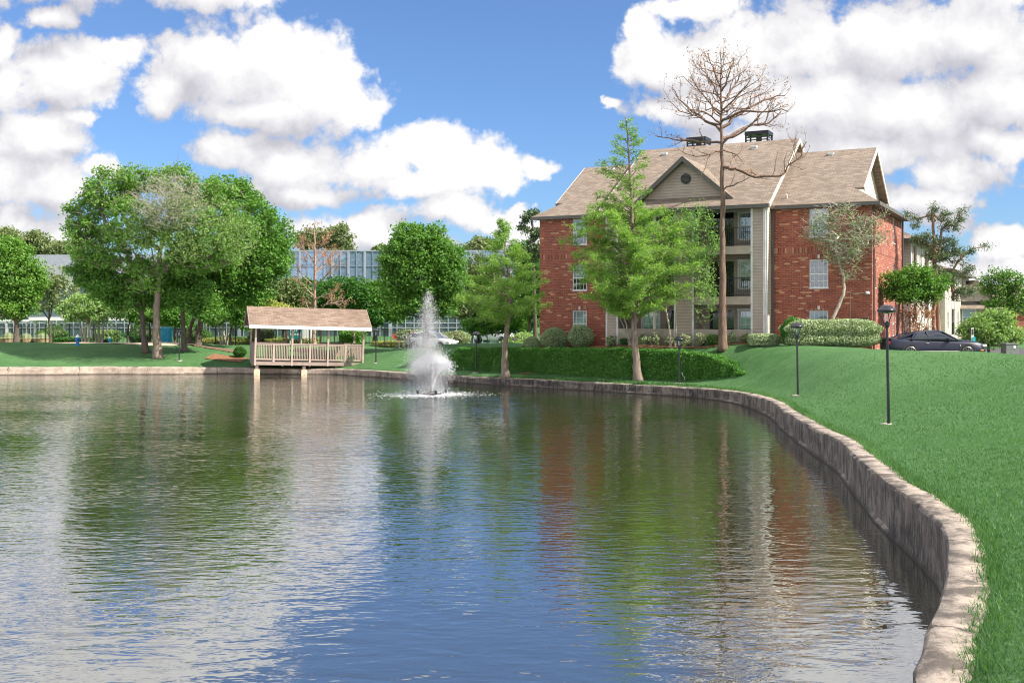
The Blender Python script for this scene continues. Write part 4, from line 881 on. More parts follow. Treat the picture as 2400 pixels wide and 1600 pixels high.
# ------------------------------------------------------------------ cars
def car(label, name, P, rz, L, Wd, H, paintm, top, kind='sedan', stripe=False, group=None, lights='both'):
    t = thing(name, label, 'car', P, rz, group)
    hw = Wd/2
    # stations: x, z bottom, z shoulder(belt), half width at sill/belt, crown height of hood/deck
    S = top['body']; n = len(S)
    m_ = MB(); rings = []
    for (x, zb, zs, wb, ws, zt) in S:
        pr = [(0,zb),(wb*.8,zb),(wb,zb+.06),(wb*1.0+.015,(zb+zs)*.5),(ws,zs-.07),(ws-.03,zs-.01),(ws*.82,zs+(zt-zs)*.65),(ws*.45,zt-.005),(0,zt)]
        full = pr+[(-y, z) for y, z in reversed(pr[1:-1])]
        rings.append(len(m_.v)); m_.v += [(x, y, z) for y, z in full]; K = len(full)
    for i in range(n-1):
        for j in range(K):
            m_.f.append((rings[i]+j, rings[i]+(j+1) % K, rings[i+1]+(j+1) % K, rings[i+1]+j)); m_.m.append(0)
    m_.f.append(tuple(rings[0]+j for j in range(K))); m_.m.append(0); m_.f.append(tuple(rings[-1]+j for j in reversed(range(K)))); m_.m.append(0)
    body = m_.build('body', paintm, t, smooth=True)
    sd_ = body.modifiers.new('s', 'SUBSURF'); sd_.levels = 1; sd_.render_levels = 2
    # cabin: glass loft and painted roof over it
    Cb = top['cabin']; m_ = MB(); rings = []
    for (x, z0, z1, w0, w1) in Cb:
        pr = [(0,z0),(w0,z0),(w0*.995-.01,z0+(z1-z0)*.35),(w1,z1-.05*(z1-z0 > .1)),(w1*.75,z1),(0,z1+.012)]
        full = pr+[(-y, z) for y, z in reversed(pr[1:-1])]; rings.append(len(m_.v)); m_.v += [(x, y, z) for y, z in full]; K = len(full)
    for i in range(len(Cb)-1):
        for j in range(K): m_.f.append((rings[i]+j, rings[i]+(j+1) % K, rings[i+1]+(j+1) % K, rings[i+1]+j)); m_.m.append(0)
    m_.f.append(tuple(rings[0]+j for j in range(K))); m_.m.append(0); m_.f.append(tuple(rings[-1]+j for j in reversed(range(K)))); m_.m.append(0)
    m_.build('cabin_glass', 'car_glass', t, smooth=True)
    m_ = MB(); a, b = top['roof']; rr = [c for c in Cb if a <= c[0] <= b]
    for i in range(len(rr)-1):
        (x, _, z1, _, w1), (x2, _, z12, _, w12) = rr[i], rr[i+1]
        for s in (-1, 1):
            A = [(x, 0, z1+.028), (x, s*w1*.75, z1+.016), (x, s*(w1+.008), z1-.045), (x, s*(w1+.012), z1-.075)]; B = [(x2, 0, z12+.028), (x2, s*w12*.75, z12+.016), (x2, s*(w12+.008), z12-.045), (x2, s*(w12+.012), z12-.075)]
            for k in range(3): m_.face([A[k], A[k+1], B[k+1], B[k]] if s < 0 else [B[k], B[k+1], A[k+1], A[k]])
    m_.build('roof', paintm, t)
    for pi, (xa, za, xb, zb, wa, wb_) in enumerate(top['pillars']):
        for s in (-1, 1):
            q = MB(); q.tube([(xa, s*wa, za), ((xa+xb)/2, s*((wa+wb_)/2+.012), (za+zb)/2), (xb, s*wb_, zb)], top.get('pr', [.035]*9)[pi], 6); q.build('pillar', paintm, t)
    rw = top['wheel_r']
    for x in top['wheels']:
        for s in (-1, 1):
            q = MB(); q.tube([(x, s*(hw-.24), rw), (x, s*(hw-.0), rw)], [rw, rw*.98], 28); wh = q.build('wheel', 'tyre', t)
            q = MB(); q.tube([(x, s*(hw-.02), rw), (x, s*(hw+.012), rw)], rw*.72, 24); q.build('rim_back', 'car_plastic', wh)
            q = MB(); yy_ = s*(hw+.02)
            for k in range(9):
                a_ = k*2*math.pi/9
                for o_ in (-.09, .09): q.tube([(x+math.cos(a_)*.05, yy_, rw+math.sin(a_)*.05), (x+math.cos(a_+o_)*rw*.69, yy_, rw+math.sin(a_+o_)*rw*.69)], .011, 4)
            seg = [(x+math.cos(j*math.pi/12)*rw*.7, yy_, rw+math.sin(j*math.pi/12)*rw*.7) for j in range(25)]; q.tube(seg, .018, 5, caps=False); q.tube([(x, yy_-.01*s, rw), (x, yy_+.015*s, rw)], .06, 10)
            q.build('rim', 'rim', wh)
            q = MB(); A_ = []; r0, r1 = rw*1.02, rw*1.17
            for j in range(15):
                a_ = -.15+j*(math.pi+.3)/14; A_.append(((x+math.cos(a_)*r0, s*(hw+.004), rw+math.sin(a_)*r0), (x+math.cos(a_)*r1, s*(hw+.004), rw+math.sin(a_)*r1)))
            for j in range(14): q.face([A_[j][0], A_[j][1], A_[j+1][1], A_[j+1][0]])
            q.build('wheel_arch', 'car_plastic', t)
    for nm, mt, items in top['bits']:
        for (x0, x1, y0, y1, z0, z1) in items:
            q = MB(); q.box(x0, x1, y0, y1, z0, z1); q.build(nm, mt, t, bevel=.02)
    return t
def profile_sports():
    L = 4.78; hw = .93
    b = [(-2.38,.42,.80,.60,.62,.84),(-2.30,.30,.92,.80,.80,.98),(-2.0,.24,.95,.90,.86,1.02),(-1.5,.20,.93,.93,.88,1.02),(-.9,.19,.90,.92,.88,.98),(-.2,.19,.875,.92,.89,.94),(.5,.19,.86,.92,.89,.93),(.9,.19,.855,.92,.88,.95),(1.4,.20,.84,.93,.87,.93),(1.85,.20,.81,.92,.84,.89),(2.15,.24,.76,.84,.76,.83),(2.33,.30,.66,.72,.66,.74),(2.39,.36,.58,.55,.5,.64)]
    c = [(-1.95,.94,.98,.70,.60),(-1.55,.92,1.13,.80,.58),(-1.05,.90,1.27,.83,.58),(-.55,.88,1.36,.84,.59),(-.1,.88,1.385,.84,.60),(.25,.87,1.36,.84,.60),(.6,.87,1.22,.83,.62),(.98,.87,1.02,.80,.68),(1.2,.88,.92,.74,.7)]
    bits = [('headlight', 'headlight', [(2.12,2.33,-.84,-.55,.60,.72), (2.12,2.33,.55,.84,.60,.72)]), ('tail_light', 'tail_red', [(-2.38,-2.30,-.78,-.4,.72,.86), (-2.38,-2.30,.4,.78,.72,.86)]), ('marker_light', 'amber', [(2.0,2.17,-.905,-.86,.40,.46)]),
            ('side_stripe', 'stripe_silver', [(-.93,1.02,-.945,-.915,.31,.40), (-.93,1.02,.915,.945,.31,.40)]), ('door_mirror', 'car_plastic', [(.42,.6,-1.06,-.86,.92,1.04), (.42,.6,.86,1.06,.92,1.04)]), ('spoiler', 'car_plastic', [(-2.42,-2.2,-.7,.7,1.0,1.035)]), ('bumper', 'chrome', [(2.3,2.42,-.5,.5,.30,.36)]), ('fender_emblem', 'chrome', [(1.0,1.05,-.94,-.93,.62,.72)]), ('door_handle', 'chrome', [(-.62,-.46,-.925,-.9,.75,.79)])]
    return dict(body=b, cabin=c, roof=(-1.05,.25), pillars=[(.98,.93,.25,1.35,.80,.60),(-.42,.88,-.55,1.35,.86,.60),(-1.9,.95,-1.05,1.27,.72,.6),(-1.3,.93,-1.05,1.27,.84,.6)], pr=[.03,.03,.06,.07], wheel_r=.35, wheels=(-1.37,1.36), bits=bits)
def profile_sedan(H=1.46, hatch=0):
    k = H/1.46
    b = [(-2.3,.42,.78,.60,.62,.86),(-2.2,.30,.95*k,.80,.78,1.04*k),(-1.8,.24,.96*k,.88,.84,1.05*k),(-1.2,.22,.95*k,.90,.86,1.0*k),(-.4,.20,.93*k,.90,.88,.98*k),(.4,.20,.92*k,.90,.88,.97*k),(.95,.20,.90*k,.90,.86,.98*k),(1.5,.22,.85*k,.89,.83,.92*k),(1.95,.25,.76*k,.82,.74,.84*k),(2.2,.30,.66*k,.72,.64,.74*k),(2.3,.36,.58,.5,.5,.64)]
    c = [(-1.85-hatch*.3,.98*k,1.04*k+hatch*.2,.70,.62),(-1.35-hatch*.25,.96*k,1.25*k+hatch*.12,.80,.60),(-.75,.95*k,1.42*k,.83,.60),(-.2,.94*k,1.45*k,.84,.61),(.25,.94*k,1.40*k,.84,.61),(.75,.92*k,1.18*k,.82,.66),(1.2,.92*k,.97*k,.78,.7)]
    bits = [('headlight', 'headlight', [(2.02,2.24,-.80,-.5,.60,.74), (2.02,2.24,.5,.80,.60,.74)]), ('tail_light', 'tail_red', [(-2.27,-2.1,-.83,-.42,.80,.92), (-2.27,-2.1,.42,.83,.80,.92)]), ('door_mirror', 'car_plastic', [(.62,.78,-1.03,-.84,.94,1.05), (.62,.78,.84,1.03,.94,1.05)]), ('licence_plate', 'white_plastic', [(-2.315,-2.29,-.2,.2,.6,.72)])]
    return dict(body=b, cabin=c, roof=(-1.0 if not hatch else -1.7,.25), pillars=[(1.15,.95*k,.25,1.40*k,.78,.61),(-.2,.94*k,-.2,1.43*k,.86,.61),(-1.75,1.0*k,-.75,1.41*k,.72,.61)], wheel_r=.33, wheels=(-1.35,1.4), bits=bits)
car('dark navy-black sports coupe with silver side stripe parked behind the grass crest', 'sports_coupe', (21.0, 52.2, 1.93), R(-3), 4.78, 1.88, 1.4, 'paint_black', profile_sports())
car('white sedan seen from behind, parked beyond the hedge left of the cypress trunk', 'sedan', (-2.0, 116, .80), R(155), 4.6, 1.8, 1.46, 'paint_white', profile_sedan(), group='cars parked behind the pond')
car('dark blue car half hidden by the cypress trunk beside the white sedan', 'hatchback_car', (.9, 119, .62), R(100), 4.5, 1.8, 1.45, 'paint_navy', profile_sedan(1.4, 1), group='cars parked behind the pond')
car('silver car facing right, seen through the fountain spray', 'compact_car', (-7.0, 92, .92), R(-30), 4.5, 1.8, 1.55, 'paint_silver', profile_sedan(1.55, 1), group='cars parked behind the pond')
pk = MB(); pk.face([(16.8,49.9,1.925),(60,49.9,1.925),(60,66,1.925),(16.8,66,1.925)]); tag(pk.build('parking_lot', 'asphalt'), None, None, kind='structure')

# ------------------------------------------------------------------ street furniture
def hydrant(label, px, py, D, body, capm, s=1.0, zoff=0):
    p = Wp(px, py, D); z = gz(p.x, p.y)+zoff
    t = thing('fire_hydrant', label, 'hydrant', (p.x, p.y, z)); 
    q = MB(); q.lathe([(.15*s,0),(.15*s,.05*s),(.10*s,.07*s),(.105*s,.45*s),(.14*s,.47*s),(.14*s,.52*s)], 16); b_ = q.build('barrel', body, t, smooth=False)
    q = MB(); q.lathe([(.13*s,.52*s),(.12*s,.60*s),(.07*s,.67*s),(.03*s,.69*s),(.03*s,.74*s)], 16); q.build('bonnet', capm, t)
    q = MB(); q.tube([(-.19*s,0,.38*s),(.19*s,0,.38*s)], .05*s, 10); q.build('side_nozzle', body, t); q = MB(); q.tube([(0,0,.36*s),(0,-.19*s,.36*s)], .065*s, 10); q.build('front_nozzle', body, t)
    return t
hydrant('tall blue hydrant with white bonnet on the left bank beside the path', 182, 803, 78.6, 'blue_paint', 'white_plastic', 1.15)
hydrant('small cyan hydrant low behind the path under the left trees', 257, 800, 84, 'cyan_paint', 'white_plastic', .8)
hydrant('teal hydrant with white bonnet by the nose of the black coupe', 2286, 825, 51.6, 'teal_paint', 'white_plastic', 1.0)
sg = thing('marker_post', 'white and black marker post with teal lower part at the nose of the coupe', 'post', (23.3, 52.9, 1.93))
q = MB(); q.box(-.06, .06, -.03, .03, 0, 1.5); q.build('post', 'white_plastic', sg); q = MB(); q.box(-.045, .045, -.04, -.032, 1.15, 1.45); q.build('reflector_strip', 'car_plastic', sg); q = MB(); q.box(-.02, .12, -.075, -.042, .55, 1.05); q.build('sleeve', 'teal_paint', sg)
cp = thing('carport', 'thin flat pale carport roof on slim posts behind the black coupe', 'carport', (24.3, 64, 1.9))
q = MB(); q.box(-1.8, 2.6, 0, 3, 2.35, 2.5); q.build('carport_roof', 'light_metal', cp)
for x in (-1.6, 2.4):
    q = MB(); q.box(x-.05, x+.05, .2, .3, 0, 2.35); q.build('post', 'light_metal', cp)
cp.location.z = 4.3-(783-728)*64/FPX-2.5
ub = thing('utility_cabinet', 'grey-green utility cabinet on the grass at the far right', 'cabinet', (25.7, 54, gz(25.7, 54)+.05))
q = MB(); q.box(-.32, .32, -.3, .3, -.3, .62); q.build('cabinet', 'utility_green', ub, bevel=.02); q = MB(); q.box(-.35, .35, -.33, .33, .622, .67); q.build('lid', 'utility_green', ub, bevel=.015); q = MB(); q.box(.06, .17, -.315, -.302, .42, .56); q.build('notice', 'white_plastic', ub)
# sign behind the pavilion
D = 92; p = Wp(691, 800, D); s_ = thing('lease_sign', 'dark teal lease sign with white lettering seen through the pavilion', 'sign', (p.x, D, gz(p.x, D)))
q = MB(); q.box(-.5, .62, 0, .06, .55, 1.65); pn = q.build('panel', 'sign_teal', s_)
for x in (-.42, .54):
    q = MB(); q.box(x-.05, x+.05, .062, .14, 0, 1.6); q.build('post', 'trim_white', s_)
def text(s, size, x, y, z, mat, parent):
    c = bpy.data.curves.new('lettering', 'FONT'); c.body = s; c.size = size; c.extrude = .006; c.align_x = 'LEFT'
    o = bpy.data.objects.new('lettering', c); dg = bpy.data.meshes.new_from_object(o); bpy.data.objects.remove(o)
    l = link('lettering', dg, mat, parent); l.location = (x, y, z); l.rotation_euler = (R(90), 0, 0); return l
text('For', .48, -.42, -.01, 1.2, 'white_plastic', pn); text('Lease.', .40, -.42, -.01, .88, 'white_plastic', pn)
q = MB(); q.box(-.4, .5, -.008, -.001, .68, .73); q.build('green_line', 'sign_green', pn)
D = 93; sh = thing('white_board_panel', 'white upright panel beside the lease sign behind the pavilion', 'panel', (Wp(718,0,D).x, D, gz(Wp(718,0,D).x, D)))
q = MB(); 
for k in range(6): q.box(-.5+k*.17, -.5+k*.17+.155, 0, .05, .2, 1.75)
q.build('boards', 'white_plastic', sh); q = MB(); q.box(-.52, .54, .052, .1, .3, .4); q.box(-.52, .54, .052, .1, 1.5, 1.6); q.box(-.48, -.4, .1, .18, 0, 1.7); q.box(.42, .5, .1, .18, 0, 1.7); q.build('frame', 'light_metal', sh)
# cyan portable unit
D = 84; p = Wp(387, 806, D); pt = thing('storage_unit', 'bright cyan ribbed upright storage unit between the left tree trunks', 'container', (p.x, D, gz(p.x, D)))
q = MB(); q.box(-.34, .34, 0, .8, 0.03, 1.2); 
for k in range(5): q.box(-.30+k*.13, -.26+k*.13, -.03, -.002, .1, 1.15)
q.build('shell', 'cyan_paint', pt, bevel=.02); q = MB(); q.box(-.36, .36, -.04, .84, 1.2, 1.26); q.build('lid', 'cyan_paint', pt)
# red chairs far behind
for i, px in enumerate((925, 936)):
    D = 105; p = Wp(px, 812, D); rc = thing('garden_chair', ['red garden chair left of its twin behind the pavilion lamp', 'red garden chair right of its twin, closer to the fountain'][i], 'chair', (p.x, D, gz(p.x, D)), .3*i, 'red garden chairs')
    q = MB(); q.box(-.22, .22, -.2, .2, .38, .42); q.build('seat', 'red_paint', rc); q = MB(); q.box(-.22, .22, .18, .22, .42, .9); q.build('backrest', 'red_paint', rc)
    for sx_ in (-.2, .16):
        for sy_ in (-.2, .16): q = MB(); q.box(sx_, sx_+.04, sy_, sy_+.04, 0, .38); q.build('leg', 'red_paint', rc)
# planters at far left
for i, px in enumerate((20, 60, 100)):
    D = 97; p = Wp(px, 797, D); pl_ = thing('stone_planter', ['round tan stone planter at the left picture edge by the fence', 'round tan stone planter in the middle of the three by the fence', 'round tan stone planter nearest the hydrant by the fence'][i], 'planter', (p.x, D, gz(p.x, D)), 0, 'stone planters by the fence')
    q = MB(); q.lathe([(.55,0),(.75,.1),(.85,.45),(.9,.5),(.8,.52)], 18); q.build('bowl', 'pot_stone', pl_); q = MB(); q.lathe([(.6,.5),(.5,.8),(.2,1.0)], 10); q.build('plant', 'leaf_grey', pl_)
# white drain pipe by the third lamp, small stakes
p = Wp(1604, 898, 54.0); z = gz(p.x, p.y)
q = MB(); q.tube([(0,0,0),(.02,0,.15),(-.08,0,.28),(-.12,0,.42)], .03, 8); o = q.build('drain_pipe', 'pipe_white'); o.location = (p.x, p.y, z); tag(o, 'bent white drain pipe standing in the grass by the lamp at the hedge end', 'pipe')
q = MB(); q.lathe([(.05,0),(.14,.05),(.17,.12),(.1,.2),(.04,.24)], 9); o = q.build('terracotta_stone', 'terracotta'); p = Wp(1619, 893, 54.4); o.location = (p.x, p.y, gz(p.x, p.y)); tag(o, 'small orange stone lying in the grass beside the white drain pipe', 'stone')

# ------------------------------------------------------------------ picket fences
def fence(label, pts, H, gap=.12, group='black picket fences around the office lawn', flat=None):
    a0 = pts[0]; t = thing('picket_fence', label, 'fence', (a0[0], a0[1], 0), 0, group)
    ra, pi_, = MB(), MB()
    for (a, b) in zip(pts[:-1], pts[1:]):
        a = Vector(a); b = Vector(b); L = (b-a).length; n = int(L/2.4)+1
        for k in range(n+1):
            c = a.lerp(b, k/n); z = gz(c.x, c.y) if flat is None else flat; q = MB(); q.box(-.04, .04, -.04, .04, -.1, H+.08); 
            o = q.build('post', 'black_metal', t); o.location = (c.x-a0[0], c.y-a0[1], z)
            if k < n:
                c2 = a.lerp(b, (k+1)/n); z2 = gz(c2.x, c2.y) if flat is None else flat
                for h in (.15, H-.12, H-.3):
                    ra.tube([(c.x-a0[0], c.y-a0[1], z+h), (c2.x-a0[0], c2.y-a0[1], z2+h)], .022, 4)
                m_ = int((c2-c).length/gap)
                for j in range(1, m_): f = j/m_; e = c.lerp(c2, f); ze = z+(z2-z)*f; pi_.box(e.x-a0[0]-.011, e.x-a0[0]+.011, e.y-a0[1]-.011, e.y-a0[1]+.011, ze+.05, ze+H)
    ra.build('rail', 'black_metal', t); pi_.build('pickets', 'black_metal', t)
fx_ = lambda px, D: ((px-1200)/FPX*D, D)
fence('black picket fence running behind the left tree trunks', [fx_(-60,95), fx_(330,95), fx_(600,88)], 1.75)
fence('black picket fence seen through and right of the pavilion', [fx_(605,90), fx_(960,92)], 1.75)
fence('black picket fence between the silver car and the brick building', [fx_(1060,108), fx_(1270,104)], 1.75)
# path and mulch sheets
def sheet(name, path, wd, mat, dz=.012, n=60):
    pts = [Vector(p) for p in path]; seg = [(pts[i+1]-pts[i]).length for i in range(len(pts)-1)]; T = sum(seg); V = []
    for k in range(n+1):
        s = T*k/n; i = 0
        while i < len(seg)-1 and s > seg[i]: s -= seg[i]; i += 1
        c = pts[i].lerp(pts[i+1], s/seg[i]); d = (pts[i+1]-pts[i]).normalized(); e = Vector((-d.y, d.x))
        for j in range(5): q = c+e*wd*(j/4-.5); V.append((q.x, q.y, gz(q.x, q.y)+dz+.03))
    F_ = [(k*5+j, k*5+j+1, (k+1)*5+j+1, (k+1)*5+j) for k in range(n) for j in range(4)]
    o = npmesh(name, V, np.array(F_), mat); tag(o, None, None, kind='structure'); return o
sheet('path', [fx_(-80,84), fx_(120,82.5), fx_(330,80.5), fx_(430,79.5)], 2.6, 'path_concrete')
sheet('dirt', [fx_(430,79.5), fx_(560,77)], 1.1, 'soil')
sheet('mulch_bed', [fx_(490,74.6), fx_(575,74.2)], 1.6, 'mulch')
# ------------------------------------------------------------------ foliage
def tubes_np(segs, nside, mat, name, parent):
    """segs: list of (p0,p1,r0,r1)"""
    p0 = np.array([s[0] for s in segs], float); p1 = np.array([s[1] for s in segs], float); r0 = np.array([s[2] for s in segs]); r1 = np.array([s[3] for s in segs])
    d = p1-p0; d /= np.maximum(np.linalg.norm(d, axis=1), 1e-6)[:, None]
    ref = np.where(np.abs(d[:, 2:3]) > .9, np.array([[1., 0, 0]]), np.array([[0, 0, 1.]])); a = np.cross(d, ref); a /= np.linalg.norm(a, axis=1)[:, None]; b = np.cross(d, a)
    t = np.arange(nside)*2*math.pi/nside; c, s = np.cos(t), np.sin(t)
    ring = a[:, None]*c[None, :, None]+b[:, None]*s[None, :, None]
    V = np.concatenate([p0[:, None]+ring*r0[:, None, None], p1[:, None]+ring*r1[:, None, None]], 1).reshape(-1, 3)
    i = np.arange(len(segs))[:, None]*2*nside; j = np.arange(nside)[None]; k = (j+1) % nside
    F_ = np.stack([i+j, i+k, i+nside+k, i+nside+j], 2).reshape(-1, 4)
    return npmesh(name, V, F_, mat, parent, smooth=True)
def leaves_np(pos, size, rs, mat, name, parent, aspect=.55, direc=None, up=.5, kind='kite'):
    n = len(pos); nr = rs.randn(n, 3); nr[:, 2] += up*1.5; nr /= np.linalg.norm(nr, axis=1)[:, None]
    t = rs.randn(n, 3) if direc is None else direc+rs.randn(n, 3)*.35
    t -= nr*(t*nr).sum(1)[:, None]; t /= np.maximum(np.linalg.norm(t, axis=1), 1e-5)[:, None]; b = np.cross(nr, t)
    s = size[:, None]; w_ = s*aspect*.5
    V = np.stack([pos-t*s*.5, pos+b*w_+t*s*.03-nr*s*.06, pos+t*s*.5, pos-b*w_+t*s*.03-nr*s*.06], 1).reshape(-1, 3)
    return npmesh(name, V, np.arange(n*4).reshape(n, 4), mat, parent)
def skeleton(trunk, rtr, clumps, rs, rtip=.018, sag=.12, bias=.45):
    """connect clump centres to the trunk as a branching tree; returns segments"""
    nodes = [np.array(p, float) for p in trunk]; nt = len(nodes); plen = [0.0]; par = [-1]
    for k in range(1, nt): plen.append(plen[-1]*1+np.linalg.norm(nodes[k]-nodes[k-1])*.35); par.append(k-1)
    top = nodes[-1]; start = max(1, int(nt*.45))
    order = np.argsort([min(np.linalg.norm(c-nodes[k]) for k in range(start, nt)) for c in clumps])
    for oi in order:
        c = clumps[oi]; N_ = np.array(nodes[start:]); dd = np.linalg.norm(N_-c, axis=1)+bias*np.array(plen[start:])+np.where(N_[:, 2] > c[2]+.3, .8*(N_[:, 2]-c[2]), 0)
        j = int(dd.argmin())+start; a = nodes[j]; L = np.linalg.norm(c-a)
        if L > .9:
            mid = (a+c)/2+rs.randn(3)*L*.09+np.array([0, 0, L*sag*(1 if rs.rand() < .7 else -1)]); nodes.append(mid); par.append(j); plen.append(plen[j]+L*.5); j = len(nodes)-1
        nodes.append(c); par.append(j); plen.append(plen[j]+L*.5)
    cnt = np.ones(len(nodes))
    for k in range(len(nodes)-1, nt-1, -1): cnt[par[k]] += cnt[k]
    limb = []
    for k in range(nt, len(nodes)):
        ra = min(rtip*cnt[k]**.52*1.15, rtr*.62); rb = rtip*max(1, (cnt[k]-1))**.52
        limb.append((nodes[par[k]], nodes[k], ra, min(rb, ra)))
    return limb, nodes
def trunk_mb(pts, rs_, parent, mat, name='trunk', flare=1.7, n=12, seed=0):
    rd = random.Random(seed); P = [Vector(p) for p in pts]; q = []; rr = []
    L = len(P)-1; K = max(10, L*5)
    for k in range(K+1):
        t = k/K*L; i = min(int(t), L-1); f = t-i; a = P[max(i-1,0)]; b = P[i]; c = P[i+1]; d = P[min(i+2,L)]
        v = .5*((2*b)+(-a+c)*f+(2*a-5*b+4*c-d)*f*f+(-a+3*b-3*c+d)*f**3); h = k/K
        r = rs_[0]+(rs_[1]-rs_[0])*h; r *= 1+(flare-1)*math.exp(-h*K*.55)
        q.append(v+Vector((rd.gauss(0,.02), rd.gauss(0,.02), 0))*(0 < k < K)); rr.append(r*rd.uniform(.95,1.05))
    m_ = MB(); m_.tube(q, rr, n); return m_.build(name, mat, parent, smooth=True)
def blobs_world(blobs, D, ox):
    out = []
    for b in blobs:
        px, py, rx, ry = b[:4]; dd = b[4] if len(b) > 4 else 0.0; dp = b[5] if len(b) > 5 else .85
        s = FPX/(D+dd); c = Wp(px, py, D+dd); out.append((np.array(c)-ox, np.array([rx/s, max(rx, ry)/s*dp, ry/s])))
    return out
def crown_tree(name, label, trunk_px, D, blobs, leaf, bark, tr, nclump, per, lsize, crad, seed, group=None, cat='tree', flare=1.7, rtip=.018, hollow=.45, aspect=.6, extra_trunks=(), base_z=None, squash=.75, twigs=0, sag=.12, shell=True, sparse=None):
    rs = np.random.RandomState(seed); p = Wp(*trunk_px[0], D); z = gz(p.x, p.y)-.08 if base_z is None else base_z
    root = np.array([p.x, p.y, z]); t = thing(name, label, cat, tuple(root), 0, group)
    tp = [np.array([0, 0, 0.])]+[np.array(Wp(x, y, D))-root for x, y in trunk_px[1:]]
    trunk_mb(tp, (tr, tr*.5), t, bark, flare=flare, seed=seed)
    tops = [tp]
    for k, ep in enumerate(extra_trunks):
        q = [np.array(Wp(*ep[0], D))-root, *[np.array(Wp(x, y, D+(.5 if k % 2 else -.5)))-root for x, y in ep[1:]]]; q[0][2] = 0; trunk_mb(q, (tr*.85, tr*.4), t, bark, flare=1.3, seed=seed+k); tops.append(q)
    B = blobs_world(blobs, D, root); vol = np.array([b[1].prod()**.8 for b in B]); vol /= vol.sum(); C = []
    for (c, r), f in zip(B, vol):
        n = max(2, int(nclump*f)); u = rs.randn(n, 3); u /= np.linalg.norm(u, axis=1)[:, None]; rad = (hollow**3+(1-hollow**3)*rs.rand(n))**(1/3.) if shell else rs.rand(n)**(1/3.)
        C.append(c+u*r*rad[:, None]*.92)
    C = np.concatenate(C); C = C[C[:, 2] > .25]
    limb, nodes = skeleton(np.concatenate([np.array(q)[-max(2, len(q)-1):] if i else np.array(q) for i, q in enumerate(tops)]) if False else tp, tr, C, rs, rtip, sag=sag)
    tubes_np([(tuple(a), tuple(b), ra, rb) for a, b, ra, rb in limb], 5, bark, 'limbs', t)
    m_ = rs.randint(int(per*.55), int(per*1.45), len(C)); ci = np.repeat(np.arange(len(C)), m_); n = len(ci)
    cr_ = crad*(.7+.6*rs.rand(len(C))); off = rs.randn(n, 3); off /= np.linalg.norm(off, axis=1)[:, None]; off *= (rs.rand(n)**.55)[:, None]*cr_[ci][:, None]; off[:, 2] *= squash
    pos = C[ci]+off; sz = lsize*(.65+.7*rs.rand(n))
    leaves_np(pos, sz, rs, leaf, 'crown', t, aspect)
    if sparse:
        SB = blobs_world(sparse[0], D, root); q = []
        for c, r in SB: u = rs.randn(sparse[1]//len(SB), 3); u /= np.linalg.norm(u, axis=1)[:, None]; q.append(c+u*r*(rs.rand(len(u))**.4)[:, None])
        q = np.concatenate(q); leaves_np(q, lsize*.7*(.6+.7*rs.rand(len(q))), rs, 'leaf_sparse', 'sparse_crown', t, aspect)
        d = rs.randn(len(q)//5, 3); d[:, 2] = np.abs(d[:, 2]); a = q[:len(d)]; tubes_np([(tuple(x), tuple(y), .014, .005) for x, y in zip(a, a+d*.35)], 3, 'twig_grey', 'bare_twigs', t)
    if twigs:
        k = rs.randint(0, len(C), twigs); d = rs.randn(twigs, 3); d[:, 2] = np.abs(d[:, 2])*.6; d /= np.linalg.norm(d, axis=1)[:, None]; a = C[k]+rs.randn(twigs, 3)*crad*.4
        tubes_np([(tuple(x), tuple(y), .012, .005) for x, y in zip(a, a+d*crad*(.6+.8*rs.rand(twigs))[:, None])], 3, 'twig_grey', 'twigs', t)
    return t

